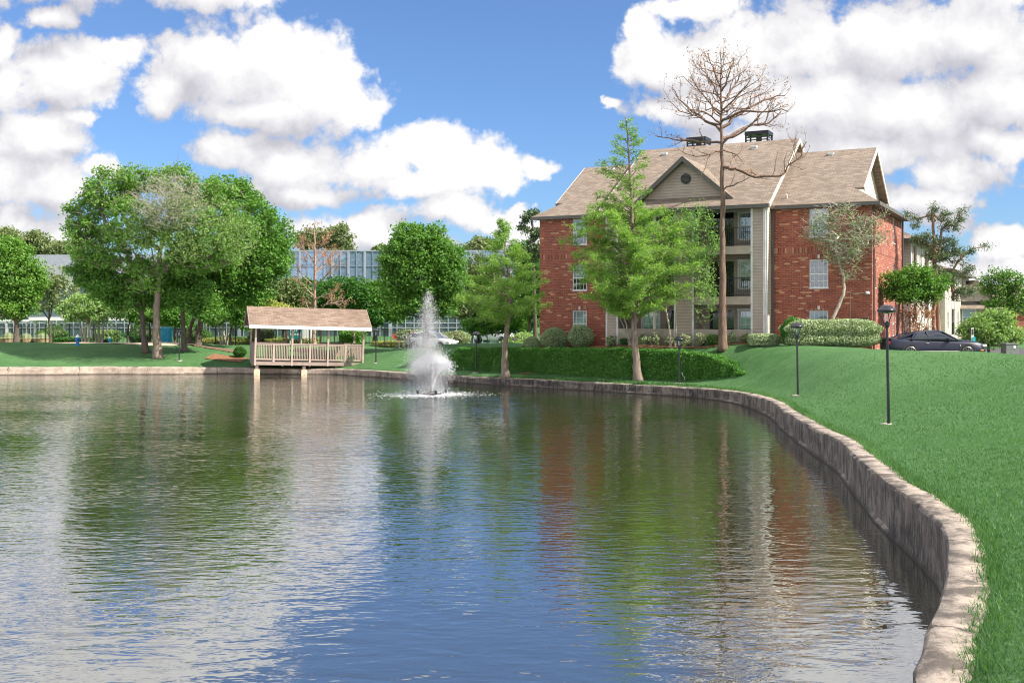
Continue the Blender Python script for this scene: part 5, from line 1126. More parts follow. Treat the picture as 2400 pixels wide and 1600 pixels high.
# --- cypress: a leader, up-swept branches, drooping feathery sprays made of narrow sprigs
def cypress(label, trunk_px, D, prof, tr, nb, seed, dens=1.0, leaf='leaf_cypress', group='cypresses by the pond', rise=.25, sprig=.16):
    """prof: list of (py, left px, right px) silhouette"""
    rs = np.random.RandomState(seed); p = Wp(*trunk_px[0], D); root = np.array([p.x, p.y, gz(p.x, p.y)-.08]); t = thing('cypress_tree', label, 'tree', tuple(root), 0, group)
    tp = [np.array([0, 0, 0.])]+[np.array(Wp(x, y, D))-root for x, y in trunk_px[1:]]
    trunk_mb(tp, (tr, .03), t, 'bark', flare=1.9, seed=seed)
    s = FPX/D; zs = np.array([CZ-(y-HY)/s-root[2] for y, _, _ in prof])[::-1]; rl = np.array([(p.x*s+1200) for _ in prof]); 
    tz = np.array([q[2] for q in tp]); tx = np.array([q[0] for q in tp]); ty = np.array([q[1] for q in tp])
    xl = np.array([(a-1200)/s-root[0] for _, a, _ in prof])[::-1]; xr = np.array([(b-1200)/s-root[0] for _, _, b in prof])[::-1]
    segs = []; pos = []; dr = []; sz = []
    for k in range(nb):
        z = zs[0]+(zs[-1]-zs[0])*((k+rs.rand())/nb); a = rs.rand()*6.283; ca, sa = math.cos(a), math.sin(a)
        cx = np.interp(z, tz, tx); Lr = np.interp(z, zs, xr)-cx; Ll = cx-np.interp(z, zs, xl); L = (Lr*(ca+1)/2+Ll*(1-ca)/2)*(.62+.48*rs.rand()); L = max(L, .25)
        z0 = z-L*rise*.8-.1; z0 = max(z0, zs[0]*.75); b0 = np.array([np.interp(z0, tz, tx), np.interp(z0, tz, ty), z0]); K = 7; prev = b0; hd = np.array([ca, sa, 0.])
        pts = [b0]
        for i in range(1, K+1):
            f = i/K; q = b0+hd*L*f+np.array([0, 0, L*rise*1.5*(f-.42*f*f)*1.0])+rs.randn(3)*.03*L; pts.append(q)
        r0 = .012+.011*L
        for i in range(K): segs.append((tuple(pts[i]), tuple(pts[i+1]), r0*(1-i/K*.8), r0*(1-(i+1)/K*.8)))
        ns = int((5+L*9)*dens)
        for j in range(ns):
            f = .18+.85*rs.rand()**.8; f = min(f, .999); i = int(f*K); q = pts[i]+(pts[min(i+1,K)]-pts[i])*(f*K-i)
            side = np.array([-sa, ca, 0])*(1 if rs.rand() < .5 else -1); sl = (.25+.65*rs.rand())*(.35+L*.16)*(1.1-.5*f)
            dv = hd*.75+side*(.55+.4*rs.rand())+np.array([0, 0, .42*rs.randn()+.12]); dv /= np.linalg.norm(dv); e = q+dv*sl
            segs.append((tuple(q), tuple(e), .006, .003)); m_ = int(5+sl*17)
            g = rs.rand(m_)[:, None]; pp = q+(e-q)*g+rs.randn(m_, 3)*.075; pos.append(pp); dr.append(np.repeat((dv+np.array([0, 0, -.08]))[None], m_, 0)); sz.append(sprig*(.6+.8*rs.rand(m_)))
    tubes_np(segs, 3, 'bark', 'branches', t)
    pos = np.concatenate(pos); dr = np.concatenate(dr); sz = np.concatenate(sz)
    leaves_np(pos, sz, rs, leaf, 'crown', t, .24, dr+rs.randn(len(pos), 3)*.35, up=.7); return t

# --- bare trees
def bare_tree(name, label, trunk_px, D, branches, tr, bark, seed, leaf=None, nleaf=0, twigdens=1.0, group=None, autob=None, tipr=.03, twl=1.0):
    """branches: list of (start px,py on trunk, [(px,py,dd)...]) traced limbs; autob: (py0,py1,n,profile) more around the trunk"""
    rs = np.random.RandomState(seed); p = Wp(*trunk_px[0], D); root = np.array([p.x, p.y, gz(p.x, p.y)-.08]); t = thing(name, label, 'tree', tuple(root), 0, group)
    tp = [np.array([0, 0, 0.])]+[np.array(Wp(x, y, D))-root for x, y in trunk_px[1:]]
    trunk_mb(tp, (tr, tipr), t, bark, flare=1.35, seed=seed, n=14)
    segs = []; tips = []; tz = np.array([q[2] for q in tp]); tx = np.array([q[0] for q in tp]); ty = np.array([q[1] for q in tp])
    def limb(pts, r0, depth, L0):
        K = len(pts)-1
        for i in range(K): segs.append((tuple(pts[i]), tuple(pts[i+1]), r0*(1-.75*i/K), r0*(1-.75*(i+1)/K)))
        if depth <= 0: tips.append(pts[-1]); tips.append(pts[K//2]); return
        tot = sum(np.linalg.norm(pts[i+1]-pts[i]) for i in range(K)); n = int((3+tot*(2.6 if depth > 1 else 3.2))*twigdens)
        for j in range(n):
            f = .22+.78*rs.rand()**.75; i = min(int(f*K), K-1); q = pts[i]+(pts[i+1]-pts[i])*(f*K-i); d = pts[i+1]-pts[i]; d = d/np.linalg.norm(d)
            sd = rs.randn(3); sd -= d*(sd@d); sd /= np.linalg.norm(sd); dv = d*.65+sd*.75+np.array([0, 0, .32]); dv /= np.linalg.norm(dv); l = tot*(.26+.26*rs.rand())*(1.15-.6*f)*twl
            l = min(max(l, .16), 2.2); M_ = 4 if depth > 1 else 2; pp = [q]
            for m_ in range(M_): dv = dv+rs.randn(3)*.22+np.array([0, 0, .10]); dv /= np.linalg.norm(dv); pp.append(pp[-1]+dv*l/M_)
            limb(pp, max(r0*(1-.75*f)*.55, .006), depth-1, l)
    for (pts) in branches:
        st = pts[0]; q0 = np.array(Wp(st[0], st[1], D))-root; q0[0] = np.interp(q0[2], tz, tx); q0[1] = np.interp(q0[2], tz, ty); P_ = [q0]
        n = len(pts)-1
        for k, e in enumerate(pts[1:]): P_.append(np.array(Wp(e[0], e[1], D+e[2]))-root)
        Q = []
        for i in range(len(P_)-1):
            for m_ in range(3): Q.append(P_[i]+(P_[i+1]-P_[i])*m_/3+(rs.randn(3)*.05 if m_ else 0))
        Q.append(P_[-1]); tot = sum(np.linalg.norm(Q[i+1]-Q[i]) for i in range(len(Q)-1)); limb(Q, .022+.0145*tot, 2, tot)
    if autob:
        y0, y1, n, prof = autob; s = FPX/D; zz_ = np.array([CZ-(y-HY)/s-root[2] for y, _ in prof]); ww = np.array([w_/s for _, w_ in prof]); o = np.argsort(zz_); zz_, ww = zz_[o], ww[o]
        for k in range(n):
            py = y0+(y1-y0)*(k+rs.rand())/n; z = CZ-(py-HY)/s-root[2]; L = np.interp(z, zz_, ww)*(.7+.4*rs.rand()); a = k*2.4+rs.rand(); hd = np.array([math.cos(a), math.sin(a), 0]); q = np.array([np.interp(z, tz, tx), np.interp(z, tz, ty), z]); P_ = [q]
            for i in range(1, 6): f = i/5; P_.append(q+hd*L*f+np.array([0, 0, L*(.25*f+.38*f*f)])+rs.randn(3)*.05*L)
            limb(P_, .010+.011*L, 2 if L > 1.1 else 1, L)
    tubes_np(segs, 4, bark, 'branches', t)
    if leaf:
        tips = np.array(tips); k = rs.randint(0, len(tips), nleaf); pos = tips[k]+rs.randn(nleaf, 3)*.09; leaves_np(pos, .07+.09*rs.rand(nleaf), rs, leaf, 'dead_leaves' if leaf == 'leaf_rust' else 'crown', t, .45)
    return t

# --- clipped shrubs: leaf shell over a dark twiggy core
def shrub(name, label, px, py_base, D, rx, ry, leaf, seed, n=9000, lsize=.07, cat='shrub', group=None, box=False, lump=.12, rz_=None, soft=.06):
    rs = np.random.RandomState(seed); p = Wp(px, py_base, D); z = gz(p.x, p.y); s = FPX/D; t = thing(name, label, cat, (p.x, p.y, z), 0, group)
    a, c = rx/s, ry/s; b = a if rz_ is None else rz_
    u = rs.randn(n, 3); u /= np.linalg.norm(u, axis=1)[:, None]
    if box: u /= (np.abs(u)**5).sum(1)[:, None]**.2
    lum = 1+lump*(np.sin(u[:, 0]*5+seed)+np.sin(u[:, 1]*6+2*seed)+np.sin(u[:, 2]*7+seed))*.4
    rad = lum*(1-np.abs(rs.randn(n))*soft)
    pos = u*np.array([a, b, c])*rad[:, None]; pos[:, 2] += c*.98; pos = pos[pos[:, 2] > .02]
    core = MB(); core.lathe([(.2*a, .0)]+[(a*.74*math.sin(math.pi*(k+.5)/8)**(.5 if box else 1), c*(1-.84*math.cos(math.pi*(k+.5)/8))) for k in range(8)], 14, sy=b/a)
    core.build('stems', 'bark_dark', t, smooth=True)
    leaves_np(pos, lsize*(.6+.8*rs.rand(len(pos))), rs, leaf, 'foliage', t, .62, up=.3); return t
# ------------------------------------------------------------------ planting: left bank
crown_tree('broadleaf_tree', 'big spreading light green tree with a pale sparse middle, nearest the water on the left', [(371,838),(366,770),(368,700),(372,640),(376,585)], 73.5,
  [(225,505,62,70,1),(265,450,68,55,0),(330,425,70,38,0),(400,425,75,40,1),(460,450,70,42,0),(520,480,60,48,1),(200,560,48,62,0),(260,590,62,60,0),(310,520,75,70,-1.5),(430,520,85,60,-1.5),(540,540,60,60,0),(340,640,50,45,-1),(500,590,70,50,-1),(248,410,28,20,0),(158,500,18,26,0),(450,620,55,40,-.5)],
  'leaf_bright', 'bark', .27, 720, 56, .21, .62, 21, twigs=2500, hollow=.35, sparse=([(400,480,85,70,-3.4),(480,520,80,75,-3.4),(420,580,85,40,-3.2),(560,560,50,70,-2.6),(330,540,50,60,-3)], 6500), group='trees on the left bank')
crown_tree('broadleaf_tree', 'dark shady tree leaning over the lower left side of the big tree', [(342,826),(335,775),(332,720),(335,670),(330,640)], 75.5,
  [(250,670,70,36,0),(190,635,40,28,0),(300,700,60,30,0),(340,650,55,50,1),(230,620,55,30,1),(380,690,40,40,1)], 'leaf_mid', 'bark_dark', .21, 380, 60, .20, .55, 22, group='trees on the left bank')
crown_tree('broadleaf_tree', 'mid green tree low in the middle of the left group', [(432,826),(430,780),(428,730),(430,690)], 76,
  [(430,640,55,48,-1),(460,690,58,42,-1),(410,690,35,35,-1),(490,730,40,26,-1),(440,590,45,40,1)], 'leaf_mid', 'bark_dark', .2, 380, 60, .20, .55, 23, group='trees on the left bank')
crown_tree('broadleaf_tree', 'tall dark green tree at the right end of the left group', [(463,826),(468,770),(480,700),(520,640),(560,600)], 79,
  [(600,510,45,52,1),(640,550,48,62,1),(570,560,60,60,0),(620,620,62,60,0),(560,650,65,52,0),(600,690,50,30,0),(655,600,32,60,1),(530,700,42,34,0),(500,640,50,50,1)], 'leaf_mid', 'bark_dark', .22, 600, 56, .22, .66, 24, group='trees on the left bank')
crown_tree('broadleaf_tree', 'slim tree behind the left group, its trunk just right of the cyan unit', [(444,822),(446,770),(470,710),(500,670)], 80,
  [(520,610,60,40,1),(560,690,52,40,1),(480,670,60,40,1),(400,640,50,40,2),(530,440,55,30,3),(575,470,40,30,3)], 'leaf_mid', 'bark_dark', .16, 330, 60, .21, .6, 25, group='trees on the left bank')
crown_tree('broadleaf_tree', 'rounded bright green tree cut by the left picture edge', [(38,797),(39,760),(40,720),(40,680)], 86,
  [(40,640,62,60),(10,600,50,50),(60,690,45,42),(-10,680,60,50),(20,720,60,26),(80,660,28,36),(30,585,40,30)], 'leaf_bright', 'bark_dark', .2, 520, 60, .22, .6, 26)
for i, (lab, px, by, D, bl, lf, sd) in enumerate([
 ('grey-green bushy tree right of the bright tree at the left edge', 118, 796, 92, [(120,655,50,40),(100,700,40,35),(150,690,40,40)], 'leaf_grey', 31),
 ('pale crape myrtle with several slim stems behind the tall blue hydrant', 200, 797, 88, [(195,715,55,26),(170,735,40,18),(235,730,38,22)], 'leaf_pale', 32),
 ('pale green small tree with forked stems right of the crape myrtle', 232, 797, 89, [(250,700,45,30),(280,725,45,26),(225,745,30,14)], 'leaf_pale', 33),
 ('mid green small tree behind the left tree trunks', 300, 800, 90, [(300,720,50,30),(330,745,40,20),(280,690,40,24)], 'leaf_mid', 34),
 ('small light green tree left of the cyan unit', 352, 800, 91, [(355,730,40,26),(380,745,34,20)], 'leaf_pale', 35),
 ('small round tree right of the cyan unit', 410, 803, 90, [(405,735,38,30),(430,750,30,18)], 'leaf_mid', 36),
 ('pale twisted small tree between the left group and the pavilion', 525, 806, 88, [(520,730,34,26),(500,745,28,20),(545,720,28,26)], 'leaf_pale', 37),
 ('small tree with a dark trunk just left of the pavilion', 540, 806, 86, [(560,735,30,24),(575,755,24,14)], 'leaf_mid', 38),
 ('small tree standing behind the pavilion posts', 703, 806, 88, [(700,745,38,22),(670,755,26,14)], 'leaf_mid', 39)]):
    crown_tree('small_tree', lab, [(px,by),(px,by-26),(px+(4 if i % 2 else -3),by-48),(px,bl[0][1]+6)], D, bl, lf, 'bark_pale' if 'pale' in lab else 'bark_dark', .10, 130, 46, .20, .5, sd, extra_trunks=[[(px+6,by),(px+12,by-40),(px+22,bl[0][1])],[(px-6,by),(px-12,by-40),(px-20,bl[0][1])]] if i in (1,2,6) else (), group='small trees behind the left bank', rtip=.012)
# middle distance, behind the pavilion and fountain
M_ = [
 ('dark green dense tree in the row behind the pavilion, below the office glass', 800, 800, 98, [(800,690,60,42),(840,700,45,50),(760,700,50,38),(870,740,40,30)], 'leaf_dark', 41, 300),
 ('olive tree close behind the pavilion roof at its left', 665, 800, 96, [(670,690,42,40),(640,720,40,28),(700,700,35,36)], 'leaf_olive', 42, 220),
 ('green tree behind the right end of the pavilion roof', 880, 800, 99, [(890,700,48,45),(920,735,34,22),(850,740,44,22)], 'leaf_mid', 43, 240),
 ('bushy tree behind the red dead tree, left of the office glass', 720, 800, 100, [(740,700,60,40),(715,680,36,30)], 'leaf_dark', 44, 220),
 ('yellowish shrubby tree above the left end of the pavilion roof', 605, 800, 93, [(650,735,44,20),(610,720,36,24)], 'leaf_yellow', 45, 140),
 ('olive tree rising right of the round tree behind the cypress', 1120, 812, 106, [(1130,640,48,46),(1150,700,50,50),(1100,720,40,40)], 'leaf_olive', 46, 260),
 ('dark tree between the medium cypress and the brick building', 1240, 812, 100, [(1245,640,36,52),(1225,600,30,36),(1255,700,40,50),(1215,700,40,44)], 'leaf_dark', 47, 280),
 ('dense green tree low behind the medium cypress', 1190, 812, 104, [(1180,740,60,40),(1230,755,44,26),(1130,760,50,24)], 'leaf_mid', 48, 240)]
for lab, px, by, D, bl, lf, sd, nc in M_:
    crown_tree('broadleaf_tree', lab, [(px,by),(px,by-40),(px,bl[0][1]+20)], D, bl, lf, 'bark_dark', .2, nc, 52, .27, .75, sd, group='trees of the middle distance')
crown_tree('broadleaf_tree', 'large round bright green tree standing behind the fountain', [(1000,836),(999,790),(995,740),(985,690),(980,640)], 75,
  [(985,580,62,52),(940,610,52,58),(1040,610,52,60),(985,650,75,58),(920,665,38,50),(1060,665,38,52),(960,710,62,34),(1030,712,52,32),(960,545,36,26),(1015,555,40,30)], 'leaf_mid', 'bark_dark', .22, 720, 66, .20, .62, 51)
for i, (lab, px, D, rx, ry, lf, sd) in enumerate([('feathery grey-green shrub left of the fountain plume', 968, 96, 40, 26, 'leaf_grey', 61), ('feathery grey-green shrub right of the fountain plume', 1066, 97, 40, 28, 'leaf_grey', 62), ('round green shrub behind the right end of the pavilion', 828, 90, 30, 24, 'leaf_mid', 63), ('light green shrub behind the medium cypress trunk', 1225, 98, 44, 22, 'leaf_pale', 64)]):
    shrub('shrub', lab, px, 812, D, rx, ry, lf, sd, 5000, .17, group='shrubs of the middle distance', lump=.25, soft=.2)
shrub('shrub', 'dark clipped bush on the mulch left of the pavilion', 562, 826, 75, 15, 13, 'leaf_dark', 65, 3500, .09)
for i, (px, wd, lab) in enumerate([(530, 55, 'yellow-green low hedge behind the fence left of the pavilion'), (915, 42, 'yellow-green low hedge behind the fence right of the pavilion'), (680, 60, 'yellow-green low hedge seen through the pavilion'), (170, 40, 'dark low hedge behind the tall blue hydrant')]):
    shrub('low_hedge', lab, px, 806, 93, wd, 8, 'leaf_yellow' if i < 3 else 'leaf_dark', 70+i, 4500, .14, cat='hedge', box=True, rz_=.8, group='low hedges behind the fence')
for i, (px, rx, ry, lab, lf) in enumerate([(125, 34, 19, 'wide dull green shrub behind the fence right of the planters', 'leaf_mid'), (330, 36, 20, 'leafy shrub behind the fence left of the cyan unit', 'leaf_dark'), (455, 34, 22, 'leafy shrub behind the fence between the rear trunks of the left group', 'leaf_mid'), (610, 30, 18, 'leafy shrub behind the fence at the left end of the pavilion', 'leaf_olive'), (250, 30, 16, 'low pale shrub behind the fence by the small cyan hydrant', 'leaf_pale')]):
    shrub('shrub', lab, px, 806, 99, rx, ry, lf, 170+i, 3800, .17, group='shrubs behind the fence on the left', lump=.3, soft=.2)
# far pines above the office roof
for i, (lab, px, D, bl) in enumerate([
 ('far grey-green tree at the left picture edge above the office', 10, 150, [(10,560,38,28),(-20,590,40,30)]), ('far grey-green tree left of the big tree above the office', 85, 155, [(85,565,34,22),(120,585,38,18),(60,590,34,18)]),
 ('far tree between the office roof and the big tree', 170, 150, [(170,585,34,16),(140,590,30,14)]), ('far olive tree right of the red dead tree above the office glass', 790, 150, [(795,555,30,28),(760,560,34,24),(800,585,32,20),(720,560,30,28)]),
 ('far small tree top showing left of the round tree', 902, 155, [(900,590,20,10)]), ('far dark tree top right of the round tree', 1130, 150, [(1135,578,34,18),(1105,590,24,14)])]):
    crown_tree('far_tree', lab, [(px,806),(px,700),(px,bl[0][1]+20)], D, bl, 'leaf_olive', 'bark_dark', .3, 130, 46, .42, 1.1, 80+i, group='far trees above the office roof', base_z=.6)
crown_tree('pine_tree', 'slim dark pine rising beside the left edge of the brick building', [(1258,806),(1252,700),(1250,560),(1246,510)], 84,
  [(1235,510,18,14),(1258,545,18,16),(1225,535,14,12),(1262,590,18,20),(1240,580,14,14),(1250,500,14,9)], 'leaf_pine', 'bark_dark', .16, 90, 40, .2, .42, 90, hollow=.1)
# red dead tree behind the pavilion
bare_tree('dead_tree', 'dead reddish-brown bare tree rising behind the pavilion roof', [(735,808),(737,740),(738,650),(738,580),(738,510)], 86,
  [[(737,695),(715,672,-.5),(694,655,-1)],[(737,672),(705,640,.8),(690,612,1)],[(738,668),(770,640,-.6),(795,600,-1)],[(738,640),(765,618,1),(790,585,1.5)],[(738,700),(765,690,-.8),(790,682,-1)],[(737,745),(760,715,-1.0),(800,705,-1.2),(812,712,-1.2)],[(738,620),(715,590,.5),(700,560,1)],[(738,600),(758,572,0),(770,545,0)],[(737,735),(718,712,0),(705,700,0)]], .17, 'bark_dead_pale', 91, 'leaf_rust', 2600, 1.0, autob=(640, 530, 16, [(510,10),(560,30),(620,42),(660,46)]))

# ------------------------------------------------------------------ right bank
cypress('medium bright green feathery cypress between the fountain and the brick building', [(1184,873),(1183,820),(1190,760),(1195,720),(1192,650),(1184,590),(1178,512)], 60.5,
  [(512,1172,1186),(545,1158,1206),(580,1135,1232),(610,1120,1245),(640,1100,1262),(670,1080,1285),(700,1070,1305),(725,1090,1300),(745,1120,1260)], .19, 112, 101, 1.4, sprig=.15)
cypress('tall feathery cypress with a thin see-through top in front of the brick building', [(1497,888),(1490,830),(1487,760),(1490,700),(1484,600),(1480,480),(1475,380),(1466,272)], 55.5,
  [(275,1462,1472),(310,1438,1500),(345,1420,1515),(380,1400,1525),(420,1390,1530),(460,1375,1535)], .2, 50, 102, .75, rise=.5)
low = cypress('_', [(1497,888),(1490,830),(1487,760),(1490,700),(1484,600),(1480,480)], 55.5,
  [(470,1400,1545),(490,1360,1575),(520,1345,1625),(560,1335,1650),(600,1340,1660),(640,1338,1655),(680,1350,1640),(710,1395,1580),(735,1430,1530)], .02, 122, 103, 1.4, rise=.3, sprig=.155)
# the dense lower branches belong to the same tree as the see-through top
top_ = [o for o in bpy.data.objects if o.get('label') == 'tall feathery cypress with a thin see-through top in front of the brick building'][0]
for ch in list(low.children):
    if ch.name.startswith('trunk'): bpy.data.objects.remove(ch)
    else: ch.parent = top_
bpy.data.objects.remove(low)
crown_tree('willowy_tree', 'fine drooping green tree with pale stems close against the balconies', [(1572,812),(1568,760),(1562,720),(1575,660),(1600,600)], 57.7,
  [(1640,510,34,36,-1.2),(1655,570,36,42,-1.2),(1640,630,38,48,-1.2),(1655,690,28,36,-1.2),(1600,540,40,46,-1),(1590,620,36,40,-1),(1640,740,16,14,-1)], 'leaf_willow', 'bark_pale', .06, 150, 40, .15, .42, 104, aspect=.3, rtip=.008, extra_trunks=[[(1582,808),(1585,740),(1592,680)]], squash=1.5, group=None)
crown_tree('small_tree', 'small multi-stemmed tree behind the tall cypress trunk at the patio fence', [(1478,806),(1470,770),(1462,730)], 59, [(1450,690,40,20),(1480,715,34,16),(1430,715,24,14)], 'leaf_mid', 'bark_pale', .05, 70, 40, .13, .4, 105, extra_trunks=[[(1484,806),(1492,760),(1500,720)],[(1474,806),(1462,765),(1448,735)]], rtip=.008)
# dead pine
B_ = [[(1690,335),(1640,333,.5),(1580,328,.8),(1535,318,1)],[(1690,338),(1730,315,-.5),(1775,280,-1),(1805,240,-1)],[(1692,390),(1725,396,-.4),(1770,415,-.8),(1830,412,-1),(1862,378,-1),(1890,332,-1)],[(1692,448),(1730,428,-.5),(1765,412,-.8)],[(1690,400),(1720,392,.4),(1755,405,1)],
 [(1690,310),(1640,270,.8),(1600,240,1.4),(1575,205,1.6)],[(1690,300),(1735,268,.6),(1790,235,1),(1840,225,1)],[(1690,270),(1650,225,-.8),(1618,180,-1.2)],[(1690,262),(1735,215,-.8),(1760,180,-1)],[(1690,290),(1650,262,-1.5),(1610,255,-2.5)],[(1690,250),(1722,200,1.2),(1735,160,1.5)],[(1690,235),(1662,185,1.0),(1640,150,1.3)],[(1690,282),(1740,260,-1.5),(1800,262,-2.4),(1848,262,-2.6)],[(1690,325),(1745,300,1.3),(1800,290,2),(1830,262,2)],[(1690,355),(1650,365,-1),(1590,350,-1.6)],[(1690,350),(1726,362,1),(1740,380,1.2)],[(1690,215),(1712,165,-.7),(1720,135,-.9)],[(1690,205),(1672,160,-.8),(1658,125,-1)]]
bare_tree('dead_tree', 'tall bare dead pine with a straight brown trunk in front of the brick building', [(1692,818),(1694,740),(1694,620),(1693,480),(1692,360),(1690,240),(1690,112)], 55.2, B_, .235, 'bark_dead', 106, 'leaf_rust', 1500, .64, autob=(300, 135, 30, [(112,20),(160,65),(220,105),(280,135),(330,150)]), tipr=.015, twl=.9)
# sparse grey tree behind the clipped hedge
crown_tree('sparse_tree', 'pale sparse grey-green tree with a crooked light trunk against the right brick wall', [(1938,806),(1944,770),(1958,735),(1976,690),(1978,655),(1968,620)], 54,
  [(1930,520,34,28,0),(1975,510,42,30,0),(2020,530,36,34,0),(1945,560,44,30,.5),(2000,570,48,30,-.5),(2050,560,28,24,0),(1975,600,46,24,0),(1905,545,26,22,0),(1990,640,26,14,0),(2060,510,20,16,0)], 'leaf_silver', 'bark_pale', .105, 210, 13, .12, .5, 107, rtip=.009, twigs=800, hollow=.2, flare=1.2)
crown_tree('broadleaf_tree', 'small round-headed glossy green tree behind the black coupe', [(2103,822),(2104,790),(2104,750),(2108,715)], 57,
  [(2095,665,38,26),(2140,650,44,32),(2185,672,38,28),(2120,690,56,18),(2160,640,24,16),(2215,660,14,16),(2175,700,28,12)], 'leaf_mid', 'bark_dark', .09, 260, 44, .14, .42, 108, rtip=.012, base_z=1.85)
crown_tree('pine_tree', 'open-crowned pine with tufted branches rising behind the round-headed tree at the right', [(2200,830),(2198,740),(2195,660),(2190,600),(2187,500)], 62,
  [(2187,500,12,22),(2150,520,16,16),(2130,500,10,12),(2215,520,12,30),(2250,500,10,24),(2238,535,14,12),(2175,560,26,18),(2215,570,28,18),(2150,560,20,12),(2195,600,34,18),(2240,600,26,22),(2280,590,14,10),(2310,575,16,7),(2265,630,20,16),(2230,650,30,18),(2190,640,30,18),(2270,680,18,18),(2245,690,22,20)], 'leaf_pine', 'bark_pine', .15, 300, 44, .17, .34, 109, hollow=.1, aspect=.22, rtip=.014, sag=.05)
tq = bare_tree('slim_pine_trunk', 'slim reddish pine trunk standing behind the bonnet of the coupe', [(2190,825),(2189,760),(2190,690),(2192,640)], 60, [[(2190,650),(2205,630,0)]], .13, 'bark_pine', 110, None, 0, .4, tipr=.08)
crown_tree('broadleaf_tree', 'leafy light green bush-like tree right of the coupe nose', [(2318,822),(2316,800),(2316,780)], 56,
  [(2300,765,44,28),(2345,745,36,24),(2270,775,26,18),(2330,790,44,22),(2360,775,28,24),(2385,790,26,14),(2295,795,36,16)], 'leaf_pale', 'bark_dark', .07, 300, 40, .14, .40, 111, rtip=.01)
crown_tree('broadleaf_tree', 'airy green tree at the right picture edge in front of the gabled house', [(2372,822),(2370,760),(2365,710)], 66,
  [(2340,645,34,18),(2375,660,30,26),(2335,680,38,18),(2385,690,34,24),(2345,710,44,14),(2310,660,18,12),(2400,720,34,16)], 'leaf_mid', 'bark_dark', .09, 230, 26, .15, .42, 112, rtip=.012)
bare_tree('bare_shrub', 'dry orange-brown bare shrub behind the rear of the coupe', [(2140,826),(2140,800),(2140,770)], 58, [[(2140,812),(2120,775,0),(2112,735,0)],[(2140,812),(2145,770,0),(2150,725,0)],[(2140,812),(2165,775,0),(2180,740,0)],[(2140,812),(2132,760,.4),(2130,722,.4)],[(2140,812),(2155,765,-.4),(2166,728,-.4)]], .02, 'bark_dead_pale', 113, 'leaf_rust', 1500, 1.0, tipr=.008)

# clipped shrubs by the building
for i, (lab, px, D, rx, ry, lf) in enumerate([('round clipped shrub leftmost of three at the corner of the brick building', 1247, 63, 22, 24, 'leaf_variegated'), ('wide round clipped shrub in the middle of three at the brick corner', 1299, 62.5, 33, 27, 'leaf_variegated'), ('round clipped shrub rightmost of three, below the left windows', 1361, 61.5, 31, 27, 'leaf_variegated')]):
    shrub('clipped_shrub', lab, px, 812, D, rx, ry, lf, 120+i, 9000, .075, group='three round clipped shrubs by the brick corner', lump=.06, soft=.04)
shrub('clipped_hedge', 'large variegated clipped hedge below the right brick wall', 1950, 832, 53.3, 108, 31, 'leaf_variegated', 125, 34000, .085, cat='hedge', box=True, rz_=1.0, lump=.11, soft=.07)
shrub('clipped_shrub', 'round green clipped shrub at the left end of the large variegated hedge', 1857, 822, 53.2, 26, 33, 'leaf_hedge', 126, 8000, .08, lump=.08)
shrub('clipped_hedge', 'low pale variegated clipped hedge left of the large hedge', 1790, 820, 54.2, 34, 14, 'leaf_variegated', 127, 9000, .07, cat='hedge', box=True, rz_=.7, lump=.05)
for i, (px, rx, ry, lf, lab) in enumerate([(1432,12,14,'leaf_variegated','small variegated shrub by the white corner post left of the patio fence'),(1466,12,9,'leaf_dark','low dark fern-like plant left of the tall cypress trunk'),(1508,12,13,'leaf_variegated','small loose shrub just right of the tall cypress trunk'),(1536,14,15,'leaf_variegated','second small shrub right of the tall cypress trunk'),(1570,12,12,'leaf_variegated','small shrub left of the third lamp'),(1606,15,16,'leaf_variegated','rounded small shrub right of the third lamp'),(1645,16,17,'leaf_variegated','small shrub left of the dead pine trunk'),(1672,14,14,'leaf_mid','green small shrub touching the dead pine trunk'),(1716,12,14,'leaf_variegated','thin small shrub right of the dead pine trunk'),(1748,13,11,'leaf_grey','grassy small plant left of the low pale hedge'),(1255,9,8,'leaf_grey','tufty grey plant at the foot of the leftmost round shrub'),(1292,14,8,'leaf_grey','tufty grey plant at the foot of the middle round shrub')]):
    shrub('small_shrub', lab, px, 816, (59.7-(px-1432)*.0110) if px > 1400 else 62.2, rx, ry, lf, 130+i, 1500, .075, group='small shrubs along the patio fence', lump=.3, soft=.25)
# mulch strip under them
sheet('planting_bed', [fx_(1230, 62.0), fx_(1430, 59.6), fx_(1780, 55.8)], 1.7, 'mulch', .0)

